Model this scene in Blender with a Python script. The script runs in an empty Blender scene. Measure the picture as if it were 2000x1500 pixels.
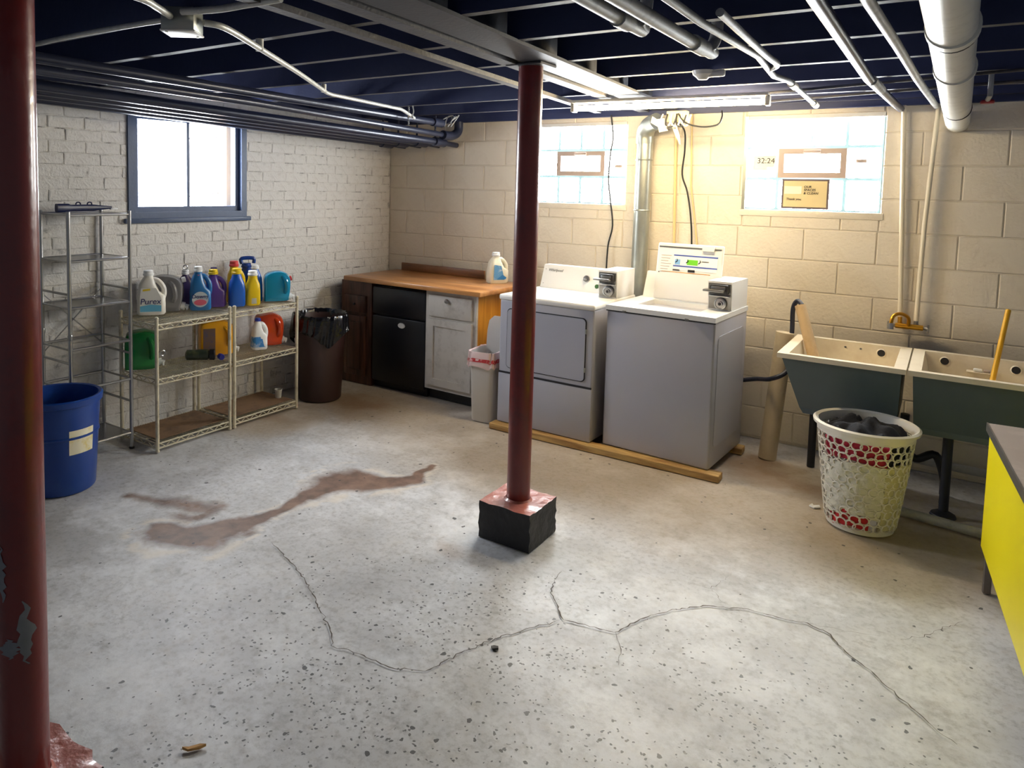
import bpy, bmesh, math, random
import numpy as np
from mathutils import Vector, Matrix
random.seed(7)
S = bpy.context.scene
COL = S.collection

# ------------------------------------------------------------ camera
cam_d = bpy.data.cameras.new('camera'); cam = bpy.data.objects.new('camera', cam_d); COL.objects.link(cam)
YAW, PITCH, ROLL, F = 0.61302, 0.07671, 0.02071, 1425.17
PX, PY = 854.43, 472.76
r0 = Vector((math.cos(YAW), math.sin(YAW), 0)); f0 = Vector((-math.sin(YAW), math.cos(YAW), 0)); u0 = Vector((0, 0, 1))
fw = f0*math.cos(PITCH) - u0*math.sin(PITCH); up = u0*math.cos(PITCH) + f0*math.sin(PITCH)
rt = r0*math.cos(ROLL) + up*math.sin(ROLL); up2 = up*math.cos(ROLL) - r0*math.sin(ROLL)
M = Matrix((rt, up2, -fw)).transposed().to_4x4(); M.translation = Vector((4.21824, -5.22293, 1.66351))
cam.matrix_world = M
cam_d.sensor_fit = 'HORIZONTAL'; cam_d.sensor_width = 36; cam_d.lens = F/2000*36
cam_d.shift_x = (1000-PX)/2000; cam_d.shift_y = (PY-750)/2000
cam_d.clip_start = 0.02
S.camera = cam

# ------------------------------------------------------------ world, light level
W = bpy.data.worlds.new('world'); S.world = W; W.use_nodes = True
W.node_tree.nodes['Background'].inputs[0].default_value = (0.80, 0.88, 1.0, 1)
W.node_tree.nodes['Background'].inputs[1].default_value = 0.09
WINDOW_LIGHT = 24.0
TUBE_LIGHT = 95.0
S.view_settings.view_transform = 'Standard'; S.view_settings.look = 'None'
S.view_settings.gamma = 1.0; S.view_settings.use_curve_mapping = False
S.view_settings.exposure = 1.0

# ------------------------------------------------------------ materials
def srgb(r, g, b):
    f = lambda c: ((c/255+0.055)/1.055)**2.4 if c/255 > 0.04045 else c/255/12.92
    return (f(r), f(g), f(b), 1)
MATS = {}
def mat(name, col, rough=.5, metal=0, var=.12, scale=8, bump=0, bscale=60, alpha=None, trans=0, dirt=None, dscale=5, damt=.5, emit=None, estr=0, spec=.5, coat=0):
    if name in MATS: return MATS[name]
    m = bpy.data.materials.new(name); m.use_nodes = True; nt = m.node_tree; N = nt.nodes; L = nt.links
    b = N['Principled BSDF']
    c = srgb(*col) if max(col) > 1.001 else (*col, 1)
    tc = N.new('ShaderNodeTexCoord')
    nz = N.new('ShaderNodeTexNoise'); nz.inputs['Scale'].default_value = scale; nz.inputs['Detail'].default_value = 5
    L.new(tc.outputs['Object'], nz.inputs['Vector'])
    mx = N.new('ShaderNodeMix'); mx.data_type = 'RGBA'
    mx.inputs[6].default_value = tuple(x*(1-var) for x in c[:3])+(1,); mx.inputs[7].default_value = tuple(min(1, x*(1+var)) for x in c[:3])+(1,)
    L.new(nz.outputs[0], mx.inputs[0]); out = mx.outputs[2]
    if dirt:
        n2 = N.new('ShaderNodeTexNoise'); n2.inputs['Scale'].default_value = dscale; n2.inputs['Detail'].default_value = 8; n2.inputs['Roughness'].default_value = .7
        L.new(tc.outputs['Object'], n2.inputs['Vector'])
        rp = N.new('ShaderNodeValToRGB'); rp.color_ramp.elements[0].position = .5; rp.color_ramp.elements[1].position = .68
        rp.color_ramp.elements[1].color = (damt, damt, damt, 1)
        L.new(n2.outputs[0], rp.inputs[0])
        m2 = N.new('ShaderNodeMix'); m2.data_type = 'RGBA'; L.new(rp.outputs[0], m2.inputs[0]); L.new(out, m2.inputs[6]); m2.inputs[7].default_value = srgb(*dirt); out = m2.outputs[2]
    L.new(out, b.inputs['Base Color'])
    b.inputs['Roughness'].default_value = rough; b.inputs['Metallic'].default_value = metal
    b.inputs['Specular IOR Level'].default_value = spec
    if coat: b.inputs['Coat Weight'].default_value = coat
    if trans: b.inputs['Transmission Weight'].default_value = trans
    if alpha is not None: b.inputs['Alpha'].default_value = alpha
    if bump:
        n3 = N.new('ShaderNodeTexNoise'); n3.inputs['Scale'].default_value = bscale; n3.inputs['Detail'].default_value = 6
        L.new(tc.outputs['Object'], n3.inputs['Vector'])
        bp = N.new('ShaderNodeBump'); bp.inputs['Strength'].default_value = bump; bp.inputs['Distance'].default_value = .01
        L.new(n3.outputs[0], bp.inputs['Height']); L.new(bp.outputs[0], b.inputs['Normal'])
    if emit:
        b.inputs['Emission Color'].default_value = (*emit, 1); b.inputs['Emission Strength'].default_value = estr
    MATS[name] = m; return m
def wood(name, c1, c2, rough=.45, scale=3, axis=0, stretch=9):
    if name in MATS: return MATS[name]
    m = bpy.data.materials.new(name); m.use_nodes = True; nt = m.node_tree; N = nt.nodes; L = nt.links; b = N['Principled BSDF']
    tc = N.new('ShaderNodeTexCoord'); mp = N.new('ShaderNodeMapping'); sc = [stretch]*3; sc[axis] = 1; mp.inputs['Scale'].default_value = sc
    nz = N.new('ShaderNodeTexNoise'); nz.inputs['Scale'].default_value = scale; nz.inputs['Detail'].default_value = 8; nz.inputs['Distortion'].default_value = .6
    L.new(tc.outputs['Object'], mp.inputs[0]); L.new(mp.outputs[0], nz.inputs['Vector'])
    rp = N.new('ShaderNodeValToRGB'); rp.color_ramp.elements[0].position = .35; rp.color_ramp.elements[1].position = .68
    rp.color_ramp.elements[0].color = srgb(*c1); rp.color_ramp.elements[1].color = srgb(*c2)
    L.new(nz.outputs[0], rp.inputs[0]); L.new(rp.outputs[0], b.inputs['Base Color']); b.inputs['Roughness'].default_value = rough
    MATS[name] = m; return m
def emat(name, col, strength):
    m = bpy.data.materials.new(name); m.use_nodes = True; nt = m.node_tree
    b = nt.nodes['Principled BSDF']; b.inputs['Base Color'].default_value = (.8, .8, .8, 1)
    b.inputs['Emission Color'].default_value = (*col, 1); b.inputs['Emission Strength'].default_value = strength; b.inputs['Roughness'].default_value = .3
    MATS[name] = m; return m

# ------------------------------------------------------------ mesh helpers
class MB:
    def __init__(s): s.v = []; s.f = []
    def add(s, vs, fs):
        o = len(s.v); s.v += [tuple(p) for p in vs]; s.f += [tuple(i+o for i in f) for f in fs]; return s
    def box(s, x0, x1, y0, y1, z0, z1):
        return s.add([(x0,y0,z0),(x1,y0,z0),(x1,y1,z0),(x0,y1,z0),(x0,y0,z1),(x1,y0,z1),(x1,y1,z1),(x0,y1,z1)],
                     [(0,3,2,1),(4,5,6,7),(0,1,5,4),(1,2,6,5),(2,3,7,6),(3,0,4,7)])
    def rbox(s, x0, x1, y0, y1, z0, z1, r=.01, n=3):
        bm = bmesh.new(); bmesh.ops.create_cube(bm, size=1)
        for v in bm.verts: v.co = Vector(((x0+x1)/2+v.co.x*(x1-x0), (y0+y1)/2+v.co.y*(y1-y0), (z0+z1)/2+v.co.z*(z1-z0)))
        bmesh.ops.bevel(bm, geom=bm.edges[:], offset=r, segments=n, profile=.5, affect='EDGES')
        bm.verts.index_update(); s.add([v.co[:] for v in bm.verts], [[v.index for v in f.verts] for f in bm.faces]); bm.free(); return s
    def tube(s, pts, r, n=10, caps=True, closed=False):
        pts = [Vector(p) for p in pts]; rs = r if isinstance(r, (list, tuple)) else [r]*len(pts)
        k = len(pts); rings = []; prev = None
        for i, p in enumerate(pts):
            if closed: t = (pts[(i+1) % k]-pts[i-1]).normalized()
            else: t = (pts[min(i+1, k-1)]-pts[max(i-1, 0)]).normalized()
            if prev is None:
                a = Vector((0,0,1)) if abs(t.z) < .9 else Vector((1,0,0)); a = (a - t*a.dot(t)).normalized()
            else: a = (prev - t*prev.dot(t)).normalized()
            prev = a; b = t.cross(a)
            rings.append([p+(a*math.cos(2*math.pi*j/n)+b*math.sin(2*math.pi*j/n))*rs[i] for j in range(n)])
        vs = [q for g in rings for q in g]; fs = []
        for i in range(k if closed else k-1):
            for j in range(n):
                i2 = (i+1) % k; fs.append((i*n+j, i*n+(j+1) % n, i2*n+(j+1) % n, i2*n+j))
        if caps and not closed: fs += [tuple(range(n))[::-1], tuple((k-1)*n+j for j in range(n))]
        return s.add(vs, fs)
    def lathe(s, prof, n=28, c=(0,0,0), cap0=True, cap1=True):
        vs = []; fs = []; k = len(prof)
        for r, z in prof:
            for j in range(n): a = 2*math.pi*j/n; vs.append((c[0]+r*math.cos(a), c[1]+r*math.sin(a), c[2]+z))
        for i in range(k-1):
            for j in range(n): fs.append((i*n+j, i*n+(j+1) % n, (i+1)*n+(j+1) % n, (i+1)*n+j))
        if cap0: fs.append(tuple(range(n))[::-1])
        if cap1: fs.append(tuple((k-1)*n+j for j in range(n)))
        return s.add(vs, fs)
    def cyl(s, a, b, r, n=16): return s.tube([a, b], r, n)
    def loft(s, secs, n=24):
        # secs: (cx,cy,z,hx,hy,power)
        vs = []; fs = []
        for cx, cy, z, hx, hy, p in secs:
            for j in range(n):
                a = 2*math.pi*j/n; ca, sa = math.cos(a), math.sin(a)
                vs.append((cx+hx*math.copysign(abs(ca)**(2/p), ca), cy+hy*math.copysign(abs(sa)**(2/p), sa), z))
        k = len(secs)
        for i in range(k-1):
            for j in range(n): fs.append((i*n+j, i*n+(j+1) % n, (i+1)*n+(j+1) % n, (i+1)*n+j))
        fs += [tuple(range(n))[::-1], tuple((k-1)*n+j for j in range(n))]
        return s.add(vs, fs)
    def prism(s, poly, d0, d1, axis='x'):
        # poly in the two other axes
        def P(a, b, d): return {'x': (d, a, b), 'y': (a, d, b), 'z': (a, b, d)}[axis]
        n = len(poly); vs = [P(a, b, d0) for a, b in poly]+[P(a, b, d1) for a, b in poly]
        fs = [tuple(range(n)), tuple(range(n, 2*n))[::-1]]+[(i, i+n, (i+1) % n+n, (i+1) % n) for i in range(n)]
        return s.add(vs, fs)
    def move(s, m):
        s.v = [tuple(m @ Vector(p)) for p in s.v]; return s
    def mesh(s, name, smooth=35):
        me = bpy.data.meshes.new(name); me.from_pydata(s.v, [], s.f)
        bm = bmesh.new(); bm.from_mesh(me); bmesh.ops.recalc_face_normals(bm, faces=bm.faces[:]); bm.to_mesh(me); bm.free()
        if smooth:
            me.polygons.foreach_set('use_smooth', [True]*len(me.polygons)); me.set_sharp_from_angle(angle=math.radians(smooth))
        me.update(); return me
    def build(s, name, m, parent=None, smooth=35, label=None):
        o = bpy.data.objects.new(name, s.mesh(name, smooth)); COL.objects.link(o); o.data.materials.append(m)
        if parent: o.parent = parent
        if label: o['label'] = label
        return o
def obj(name, me, parent=None, loc=(0,0,0), rot=(0,0,0)):
    o = bpy.data.objects.new(name, me); COL.objects.link(o); o.parent = parent; o.location = loc; o.rotation_euler = rot; return o
def thing(name, label, cat, loc=(0,0,0), rz=0, group=None):
    o = bpy.data.objects.new(name, None); COL.objects.link(o); o.location = loc; o.rotation_euler = (0,0,rz); o.empty_display_size = .05
    o['label'] = label; o['category'] = cat
    if group: o['group'] = group
    return o
def tag(o, label, cat, group=None):
    o['label'] = label; o['category'] = cat
    if group: o['group'] = group
    return o
def struct(o): o['kind'] = 'structure'; return o
def text(name, body, size, m, parent, loc, rot, extrude=.0006, italic=0, align='CENTER'):
    cu = bpy.data.curves.new(name, 'FONT'); cu.body = body; cu.size = size; cu.extrude = extrude; cu.align_x = align; cu.align_y = 'CENTER'; cu.shear = italic
    t = bpy.data.objects.new(name, cu); COL.objects.link(t)
    dg = bpy.context.evaluated_depsgraph_get(); dg.update()
    me = bpy.data.meshes.new_from_object(t.evaluated_get(dg)); me.name = name
    bpy.data.objects.remove(t); bpy.data.curves.remove(cu)
    me.materials.clear(); me.materials.append(m)
    return obj(name, me, parent, loc, rot)
H = math.pi/2
def bez(pts, k=6):
    # Catmull-Rom smoothing
    P = [Vector(p) for p in pts]; out = []
    for i in range(len(P)-1):
        a, b, c, d = P[max(i-1, 0)], P[i], P[i+1], P[min(i+2, len(P)-1)]
        for j in range(k):
            t = j/k; out.append(.5*((2*b)+(c-a)*t+(2*a-5*b+4*c-d)*t*t+(3*b-a-3*c+d)*t**3))
    out.append(P[-1]); return out

# common materials
m_navy = mat('dark_navy_paint', (46, 54, 90), .5, var=.25, scale=3, bump=.15, bscale=40)
m_joist = mat('dusty_dark_wood', (62, 60, 66), .6, var=.3, scale=6, bump=.3, bscale=50, dirt=(96, 90, 84), dscale=9, damt=.5)
m_white = mat('white_enamel', (232, 230, 226), .28, var=.03, scale=2)
m_chrome = mat('chrome_metal', (170, 170, 170), .28, .9, var=.15, scale=20)
m_cwire = mat('cream_coated_wire', (214, 205, 180), .4, .15, var=.15, scale=20, dirt=(120, 95, 60), dscale=12, damt=.6)
m_black = mat('black_plastic', (22, 22, 26), .42, var=.2)
m_rubber = mat('black_rubber', (20, 20, 22), .6, var=.2)
m_cream = mat('cream_painted_metal', (225, 214, 190), .5, var=.06, scale=5)
m_galv = mat('galvanised_steel', (165, 168, 160), .38, .75, var=.2, scale=14)
m_greypipe = mat('grey_painted_pipe', (172, 172, 170), .45, .1, var=.15, scale=10, dirt=(90, 90, 96), dscale=14, damt=.5)
m_darkpipe = mat('dark_painted_pipe', (44, 48, 66), .3, .2, var=.2, scale=10)
m_brass = mat('brass', (205, 150, 45), .32, .85, var=.2, scale=25)
m_text = mat('dark_print', (35, 35, 48), .6, var=.05)
m_bluetext = mat('navy_print', (30, 36, 110), .6, var=.05)

# ============================================================ STRUCTURE
# ---- numpy value noise
_rs = np.random.RandomState(3); _T = _rs.rand(256, 256)
def vnoise(x, y):
    xi = np.floor(x).astype(int); yi = np.floor(y).astype(int); fx = x-xi; fy = y-yi
    fx = fx*fx*(3-2*fx); fy = fy*fy*(3-2*fy); g = lambda a, b: _T[a % 256, b % 256]
    return (g(xi, yi)*(1-fx)+g(xi+1, yi)*fx)*(1-fy)+(g(xi, yi+1)*(1-fx)+g(xi+1, yi+1)*fx)*fy
def fbm(x, y, o=4):
    s = 0; a = .5; t = 0
    for i in range(o): s = s+a*vnoise(x*2**i+17*i, y*2**i+5*i); t += a; a *= .5
    return s/t
# ---- floor
def build_floor():
    x0, x1, y0, y1, st = -.6, 6.2, -7.6, .12, .02
    nx = int((x1-x0)/st)+1; ny = int((y1-y0)/st)+1
    X, Y = np.meshgrid(np.linspace(x0, x1, nx), np.linspace(y0, y1, ny)); x = X.ravel(); y = Y.ravel()
    z = (fbm(x*1.3, y*1.3, 3)-.5)*.006
    z -= .004*np.exp(-((x-.5)**2+(y+3)**2)*0)
    z = np.minimum(z, 0)
    v = np.column_stack([x, y, z])
    i = np.arange(nx*ny).reshape(ny, nx)
    f = np.column_stack([i[:-1,:-1].ravel(), i[:-1,1:].ravel(), i[1:,1:].ravel(), i[1:,:-1].ravel()])
    me = bpy.data.meshes.new('floor'); me.vertices.add(len(v)); me.vertices.foreach_set('co', v.ravel())
    me.loops.add(f.size); me.loops.foreach_set('vertex_index', f.ravel()); me.polygons.add(len(f))
    me.polygons.foreach_set('loop_start', np.arange(len(f))*4); me.polygons.foreach_set('use_smooth', np.ones(len(f), bool))
    me.update(calc_edges=True)
    wx = x+(fbm(x*5, y*5)-.5)*.22; wy = y+(fbm(x*5+40, y*5+9)-.5)*.22
    def seg(pts, rad):
        best = np.full(len(x), 9.)
        for (a, b, ra), (c, d, rb) in zip(pts[:-1], pts[1:]):
            dx, dy = c-a, d-b; t = np.clip(((wx-a)*dx+(wy-b)*dy)/(dx*dx+dy*dy), 0, 1)
            best = np.minimum(best, np.hypot(wx-a-t*dx, wy-b-t*dy)/(ra+(rb-ra)*t)/rad)
        return best
    path = [(1.22,-3.25,.10),(1.42,-3.10,.13),(1.50,-2.92,.06),(1.50,-2.72,.05),(1.48,-2.52,.09),(1.50,-2.35,.16),(1.58,-2.22,.16),(1.72,-2.14,.09),(1.80,-1.98,.06),(1.81,-1.74,.03)]
    d = seg(path, 1.0)
    stain = np.clip(1.25-d, 0, 1)
    rim = np.exp(-((d-1.35)/.22)**2)*(fbm(x*7, y*7) > .42)
    d2 = seg([(.75,-3.05,.05),(1.0,-2.95,.08),(1.22,-2.88,.05),(1.15,-3.05,.08)], 1.); stain = np.maximum(stain, .55*np.clip(1.3-d2, 0, 1))
    # rust and old dirt by the machines, the sink and the shelves
    tan = np.zeros(len(x))
    def blob(cx, cy, rx, ry, a):
        nonlocal tan
        q = ((wx-cx)/rx)**2+((wy-cy)/ry)**2; tan = np.maximum(tan, a*np.clip(1.3-q, 0, 1))
    blob(2.4, -1.0, 2.6, .95, .75); blob(3.9, -1.0, 1.1, .62, .8); blob(.9, -1.05, .75, .5, .9); blob(.4, -1.7, .35, .5, .8)
    rust = np.zeros(len(x))
    for cx, cy, rx, ry, a in [(3.33,-.55,.22,.28,1),(3.55,-.7,.3,.18,.7),(.55,-1.05,.3,.16,.8),(4.42,-1.2,.06,.04,1),(.3,-1.75,.25,.1,.6),(4.5,-1.62,.05,.05,.9),(2.42,-2.52,.12,.08,.5)]:
        q = ((wx-cx)/rx)**2+((wy-cy)/ry)**2; rust = np.maximum(rust, a*np.clip(1.2-q, 0, 1))
    grime = np.clip(fbm(x*1.1+3, y*1.1)*1.8-.75, 0, 1)
    pits = np.clip(1.3-((x-3.3)/1.5)**2-((y+3.4)/1.0)**2, 0, 1); pits = np.maximum(pits, .9*np.clip(1.2-((x-2.75)/.5)**2-((y+3.7)/.4)**2, 0, 1))
    for nm, arr in (('stain', stain), ('rim', rim), ('tan', tan), ('rust', rust), ('grime', grime), ('pits', pits)):
        a = me.attributes.new(nm, 'FLOAT', 'POINT'); a.data.foreach_set('value', arr.astype(np.float32))
    o = bpy.data.objects.new('floor', me); COL.objects.link(o); o['kind'] = 'structure'
    # material
    m = bpy.data.materials.new('worn_concrete'); m.use_nodes = True; nt = m.node_tree; N = nt.nodes; L = nt.links; b = N['Principled BSDF']
    tc = N.new('ShaderNodeTexCoord')
    def noise(sc, det=6, ro=.6):
        n = N.new('ShaderNodeTexNoise'); n.inputs['Scale'].default_value = sc; n.inputs['Detail'].default_value = det; n.inputs['Roughness'].default_value = ro
        L.new(tc.outputs['Object'], n.inputs['Vector']); return n.outputs[0]
    def ramp(inp, a, bb, ca=(0,0,0,1), cb=(1,1,1,1)):
        r = N.new('ShaderNodeValToRGB'); r.color_ramp.elements[0].position = a; r.color_ramp.elements[1].position = bb
        r.color_ramp.elements[0].color = ca; r.color_ramp.elements[1].color = cb; L.new(inp, r.inputs[0]); return r.outputs[0]
    def mix(fac, a, bb):
        k = N.new('ShaderNodeMix'); k.data_type = 'RGBA'
        if isinstance(fac, float): k.inputs[0].default_value = fac
        else: L.new(fac, k.inputs[0])
        for i, c in ((6, a), (7, bb)):
            if isinstance(c, tuple): k.inputs[i].default_value = c
            else: L.new(c, k.inputs[i])
        return k.outputs[2]
    def math_(op, a, bb):
        k = N.new('ShaderNodeMath'); k.operation = op; k.use_clamp = True
        for i, c in enumerate((a, bb)):
            if isinstance(c, (int, float)): k.inputs[i].default_value = c
            else: L.new(c, k.inputs[i])
        return k.outputs[0]
    def attr(n): a = N.new('ShaderNodeAttribute'); a.attribute_name = n; return a.outputs['Fac']
    base = ramp(noise(2.2, 9, .65), .3, .7, srgb(182,182,184), srgb(214,214,216))
    fine = noise(38, 8, .7)
    base = mix(ramp(fine, .48, .72), base, srgb(158,157,158))
    base = mix(math_('MULTIPLY', attr('grime'), .5), base, srgb(128,124,118))
    base = mix(math_('MULTIPLY', ramp(noise(1.6, 8, .72), .50, .64), .75), base, srgb(234,235,238))
    base = mix(math_('MULTIPLY', ramp(noise(5.5, 9, .75), .54, .66), .45), base, srgb(140,138,136))
    edge = noise(14, 8, .7)
    def soft(a, amt, w=.35):
        s_ = math_('ADD', attr(a), math_('MULTIPLY', math_('SUBTRACT', edge, .5), .9)); s_ = math_('MULTIPLY', s_, amt); return s_
    base = mix(soft('tan', .72), base, srgb(164,140,102))
    base = mix(math_('MULTIPLY', attr('rim'), .55), base, srgb(226,214,196))
    st_f = math_('MULTIPLY', ramp(math_('ADD', attr('stain'), math_('SUBTRACT', math_('MULTIPLY', edge, .8), .4)), .10, .62), .95)
    base = mix(st_f, base, mix(ramp(noise(9, 6), .35, .7), srgb(92,68,56), srgb(142,112,94)))
    base = mix(math_('MULTIPLY', attr('rust'), .6), base, srgb(138,98,48))
    # pits
    vo = N.new('ShaderNodeTexVoronoi'); vo.inputs['Scale'].default_value = 24; vo.inputs['Randomness'].default_value = 1
    nzv = N.new('ShaderNodeTexNoise'); nzv.inputs['Scale'].default_value = 30; L.new(tc.outputs['Object'], nzv.inputs['Vector'])
    vm = N.new('ShaderNodeMix'); vm.data_type = 'RGBA'; vm.inputs[0].default_value = .03; L.new(tc.outputs['Object'], vm.inputs[6]); L.new(nzv.outputs[1], vm.inputs[7])
    L.new(vm.outputs[2], vo.inputs['Vector'])
    sep = N.new('ShaderNodeSeparateColor'); L.new(vo.outputs['Color'], sep.inputs[0])
    thr = math_('ADD', math_('MULTIPLY', attr('pits'), .42), .12)
    sel = math_('LESS_THAN', sep.outputs[0], thr)
    size = math_('MULTIPLY', sep.outputs[1], .17)
    pit = math_('MULTIPLY', math_('LESS_THAN', vo.outputs['Distance'], math_('ADD', size, .05)), sel)
    vo2 = N.new('ShaderNodeTexVoronoi'); vo2.inputs['Scale'].default_value = 58; L.new(vm.outputs[2], vo2.inputs['Vector'])
    sep2 = N.new('ShaderNodeSeparateColor'); L.new(vo2.outputs['Color'], sep2.inputs[0])
    thr2 = math_('MULTIPLY', math_('MULTIPLY', attr('pits'), ramp(noise(3.5, 4), .40, .58)), .62)
    pit2 = math_('MULTIPLY', math_('LESS_THAN', vo2.outputs['Distance'], .27), math_('LESS_THAN', sep2.outputs[0], thr2))
    allp = math_('MAXIMUM', pit, math_('MULTIPLY', pit2, .9))
    base = mix(math_('MULTIPLY', allp, .88), base, srgb(58,56,58))
    L.new(base, b.inputs['Base Color'])
    rr = N.new('ShaderNodeMapRange'); rr.inputs[3].default_value = .34; rr.inputs[4].default_value = .62; L.new(noise(4, 7, .7), rr.inputs[0]); L.new(rr.outputs[0], b.inputs['Roughness'])
    hgt = math_('SUBTRACT', math_('ADD', math_('MULTIPLY', fine, .3), math_('MULTIPLY', noise(7, 6), .5)), math_('MULTIPLY', allp, .5))
    bp = N.new('ShaderNodeBump'); bp.inputs['Strength'].default_value = .35; bp.inputs['Distance'].default_value = .008; L.new(hgt, bp.inputs['Height']); L.new(bp.outputs[0], b.inputs['Normal'])
    me.materials.append(m)
    return o
floor = build_floor()
# cracks in the slab
CR = [
 [(1.735,-2.98),(1.895,-3.034),(2.057,-3.099),(2.117,-3.128),(2.289,-3.229),(2.372,-3.272),(2.488,-3.367),(2.592,-3.346),(2.723,-3.335),(2.836,-3.279),(2.878,-3.12),(2.958,-2.929),(3.036,-2.79),(3.078,-2.721)],
 [(2.918,-2.389),(2.947,-2.546),(3.038,-2.661),(3.081,-2.715),(3.162,-2.695),(3.276,-2.673),(3.324,-2.531),(3.387,-2.418),(3.498,-2.281),(3.646,-2.2),(3.793,-2.184),(3.862,-2.157),(3.936,-2.19),(4.014,-2.283),(4.082,-2.337),(4.178,-2.441),(4.251,-2.517),(4.33,-2.577)],
 [(3.276,-2.673),(3.334,-2.759),(3.36,-2.846)],
 [(3.397,-2.143),(3.486,-2.135),(3.509,-2.043),(3.523,-1.98)],[(3.486,-2.135),(3.564,-2.217)],
 [(3.862,-2.157),(3.964,-2.129),(4.063,-2.095)],[(4.16,-2.061),(4.222,-1.987),(4.301,-1.854),(4.35,-1.775)]]
m_crack = mat('crack_dark', (92, 84, 78), .9, var=.3, scale=30)
for ci, c in enumerate(CR):
    pts = []
    for (a, b), (c2, d) in zip(c[:-1], c[1:]):
        L_ = math.hypot(c2-a, d-b); k = max(2, int(L_/.018))
        for j in range(k):
            t = j/k; pts.append((a+(c2-a)*t+random.gauss(0, .0035), b+(d-b)*t+random.gauss(0, .0035)))
    pts.append(c[-1]); mb = MB(); vs = []; fs = []
    wbase = [.0019, .0021, .0014, .0010, .0010, .0010, .0012][ci]
    for i, p in enumerate(pts):
        q = pts[min(i+1, len(pts)-1)]; o_ = pts[max(i-1, 0)]; d = Vector((q[0]-o_[0], q[1]-o_[1])).normalized()
        w = wbase*random.uniform(.35, 1.5)*(0.4+.6*min(1, i/6, (len(pts)-1-i)/6))
        vs += [(p[0]-d.y*w, p[1]+d.x*w, .0012), (p[0]+d.y*w, p[1]-d.x*w, .0012)]
        if i: fs.append((2*i-2, 2*i-1, 2*i+1, 2*i))
    mb.add(vs, fs); mb.build('crack', m_crack, floor, smooth=0)

# ---- left brick wall (slightly out of square with the back wall)
TH = .07
m_brick = mat('white_painted_brick', (224, 220, 214), .62, var=.06, scale=14, bump=.55, bscale=70, dirt=(150, 138, 124), dscale=16, damt=.28)
m_mortar = mat('painted_mortar', (220, 215, 208), .7, var=.08, scale=20, bump=.6, bscale=60, dirt=(48, 42, 38), dscale=9, damt=.9)
WL = struct(thing('wall_left', 'white painted brick wall', 'wall', (0,0,0), -TH))
del WL['category']; del WL['label']
# local: wall plane x=0, room on +x, runs along -y
WY0, WY1, WZ0, WZ1 = -2.50, -1.58, 1.405, 2.13     # window opening
mb = MB()
MD = -.0042
mb.box(-.16, MD, -4.6, WY0, 0, 2.24).box(-.16, MD, WY1, 0.05, 0, 2.24).box(-.16, MD, WY0, WY1, 0, WZ0).box(-.16, MD, WY0, WY1, WZ1, 2.24)
mb.build('mortar', m_mortar, WL, smooth=0)
def subtract(r, hole):
    a, b, c, d = r; e, f, g, h = hole    # a..b horizontal, c..d vertical
    if b <= e or a >= f or d <= g or c >= h: return [r]
    out = []
    if a < e: out.append((a, e, c, d))
    if b > f: out.append((f, b, c, d))
    a2, b2 = max(a, e), min(b, f)
    if c < g: out.append((a2, b2, c, g))
    if d > h: out.append((a2, b2, h, d))
    return [q for q in out if q[1]-q[0] > .012 and q[3]-q[2] > .008]
def brickgeo(w, h, ch, dep, jit):
    # unit piece centred on (0,0): face towards +x, width along y, height along z
    j = lambda: random.uniform(-jit, jit)
    a, b = w/2, h/2
    fr = [(j()*.5, -a+ch+j(), -b+ch+j()), (j()*.5, a-ch+j(), -b+ch+j()), (j()*.5, a-ch+j(), b-ch+j()), (j()*.5, -a+ch+j(), b-ch+j())]
    md = [(-ch, -a, -b), (-ch, a, -b), (-ch, a, b), (-ch, -a, b)]
    bk = [(-dep, -a, -b), (-dep, a, -b), (-dep, a, b), (-dep, -a, b)]
    return MB().add(fr+md+bk, [(0,1,2,3)]+[(i+4, (i+1) % 4+4, (i+1) % 4, i) for i in range(4)]+[(i+8, (i+1) % 4+8, (i+1) % 4+4, i+4) for i in range(4)])
CH_, BL = .0735, .222
brick_variants = []
for k in range(10):
    me = brickgeo(BL-.006, CH_-.005, .0035, .02, .0026).mesh('brick', 0); me.materials.append(m_brick); brick_variants.append(me)
cache = {}; rects = []
row = 0; z = -.02
while z < 2.23:
    off = -(BL/2 if row % 2 else 0) + random.uniform(-.02, .02)
    y = .0 + off + BL
    while y > -4.55:
        rects.append((y-BL, y, z, z+CH_)); y -= BL
    z += CH_; row += 1
pieces = []
for r in rects:
    r = (r[0], min(r[1], -.002), max(r[2], .001), min(r[3], 2.238))
    if r[1]-r[0] < .02: continue
    pieces += subtract(r, (WY0, WY1, WZ0, WZ1))
def dist(r):
    yy = (r[0]+r[1])/2; zz = (r[2]+r[3])/2
    return math.hypot(4.2, -5.2-yy)+ .15*abs(zz-1.6)
def seen(r):
    yy = (r[0]+r[1])/2; zz = (r[2]+r[3])/2
    if yy < -3.35 or zz > 2.12: return False
    if yy > -.95 and zz < .85: return False
    if yy > -1.5 and zz < .62: return False
    return True
order = sorted([p for p in pieces if seen(p)], key=dist)
near = set(order[:300]); stuff = MB()
for r in pieces:
    w, h = r[1]-r[0], r[3]-r[2]; cy, cz = (r[0]+r[1])/2, (r[2]+r[3])/2; dx = random.uniform(-.0035, .0012)
    if r in near:
        if abs(w-BL) < .001 and abs(h-CH_) < .001: me = random.choice(brick_variants)
        else:
            me = brickgeo(w-.007, h-.006, .004, .02, .002).mesh('brick', 0); me.materials.append(m_brick)
        obj('brick', me, WL, (dx, cy, cz))
    else:
        g = brickgeo(w-.007, h-.006, .004, .02, .002)
        stuff.add([(p[0]+dx, p[1]+cy, p[2]+cz) for p in g.v], g.f)
so = stuff.build('brick_rest', m_brick, WL, smooth=0); so['kind'] = 'stuff'

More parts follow.
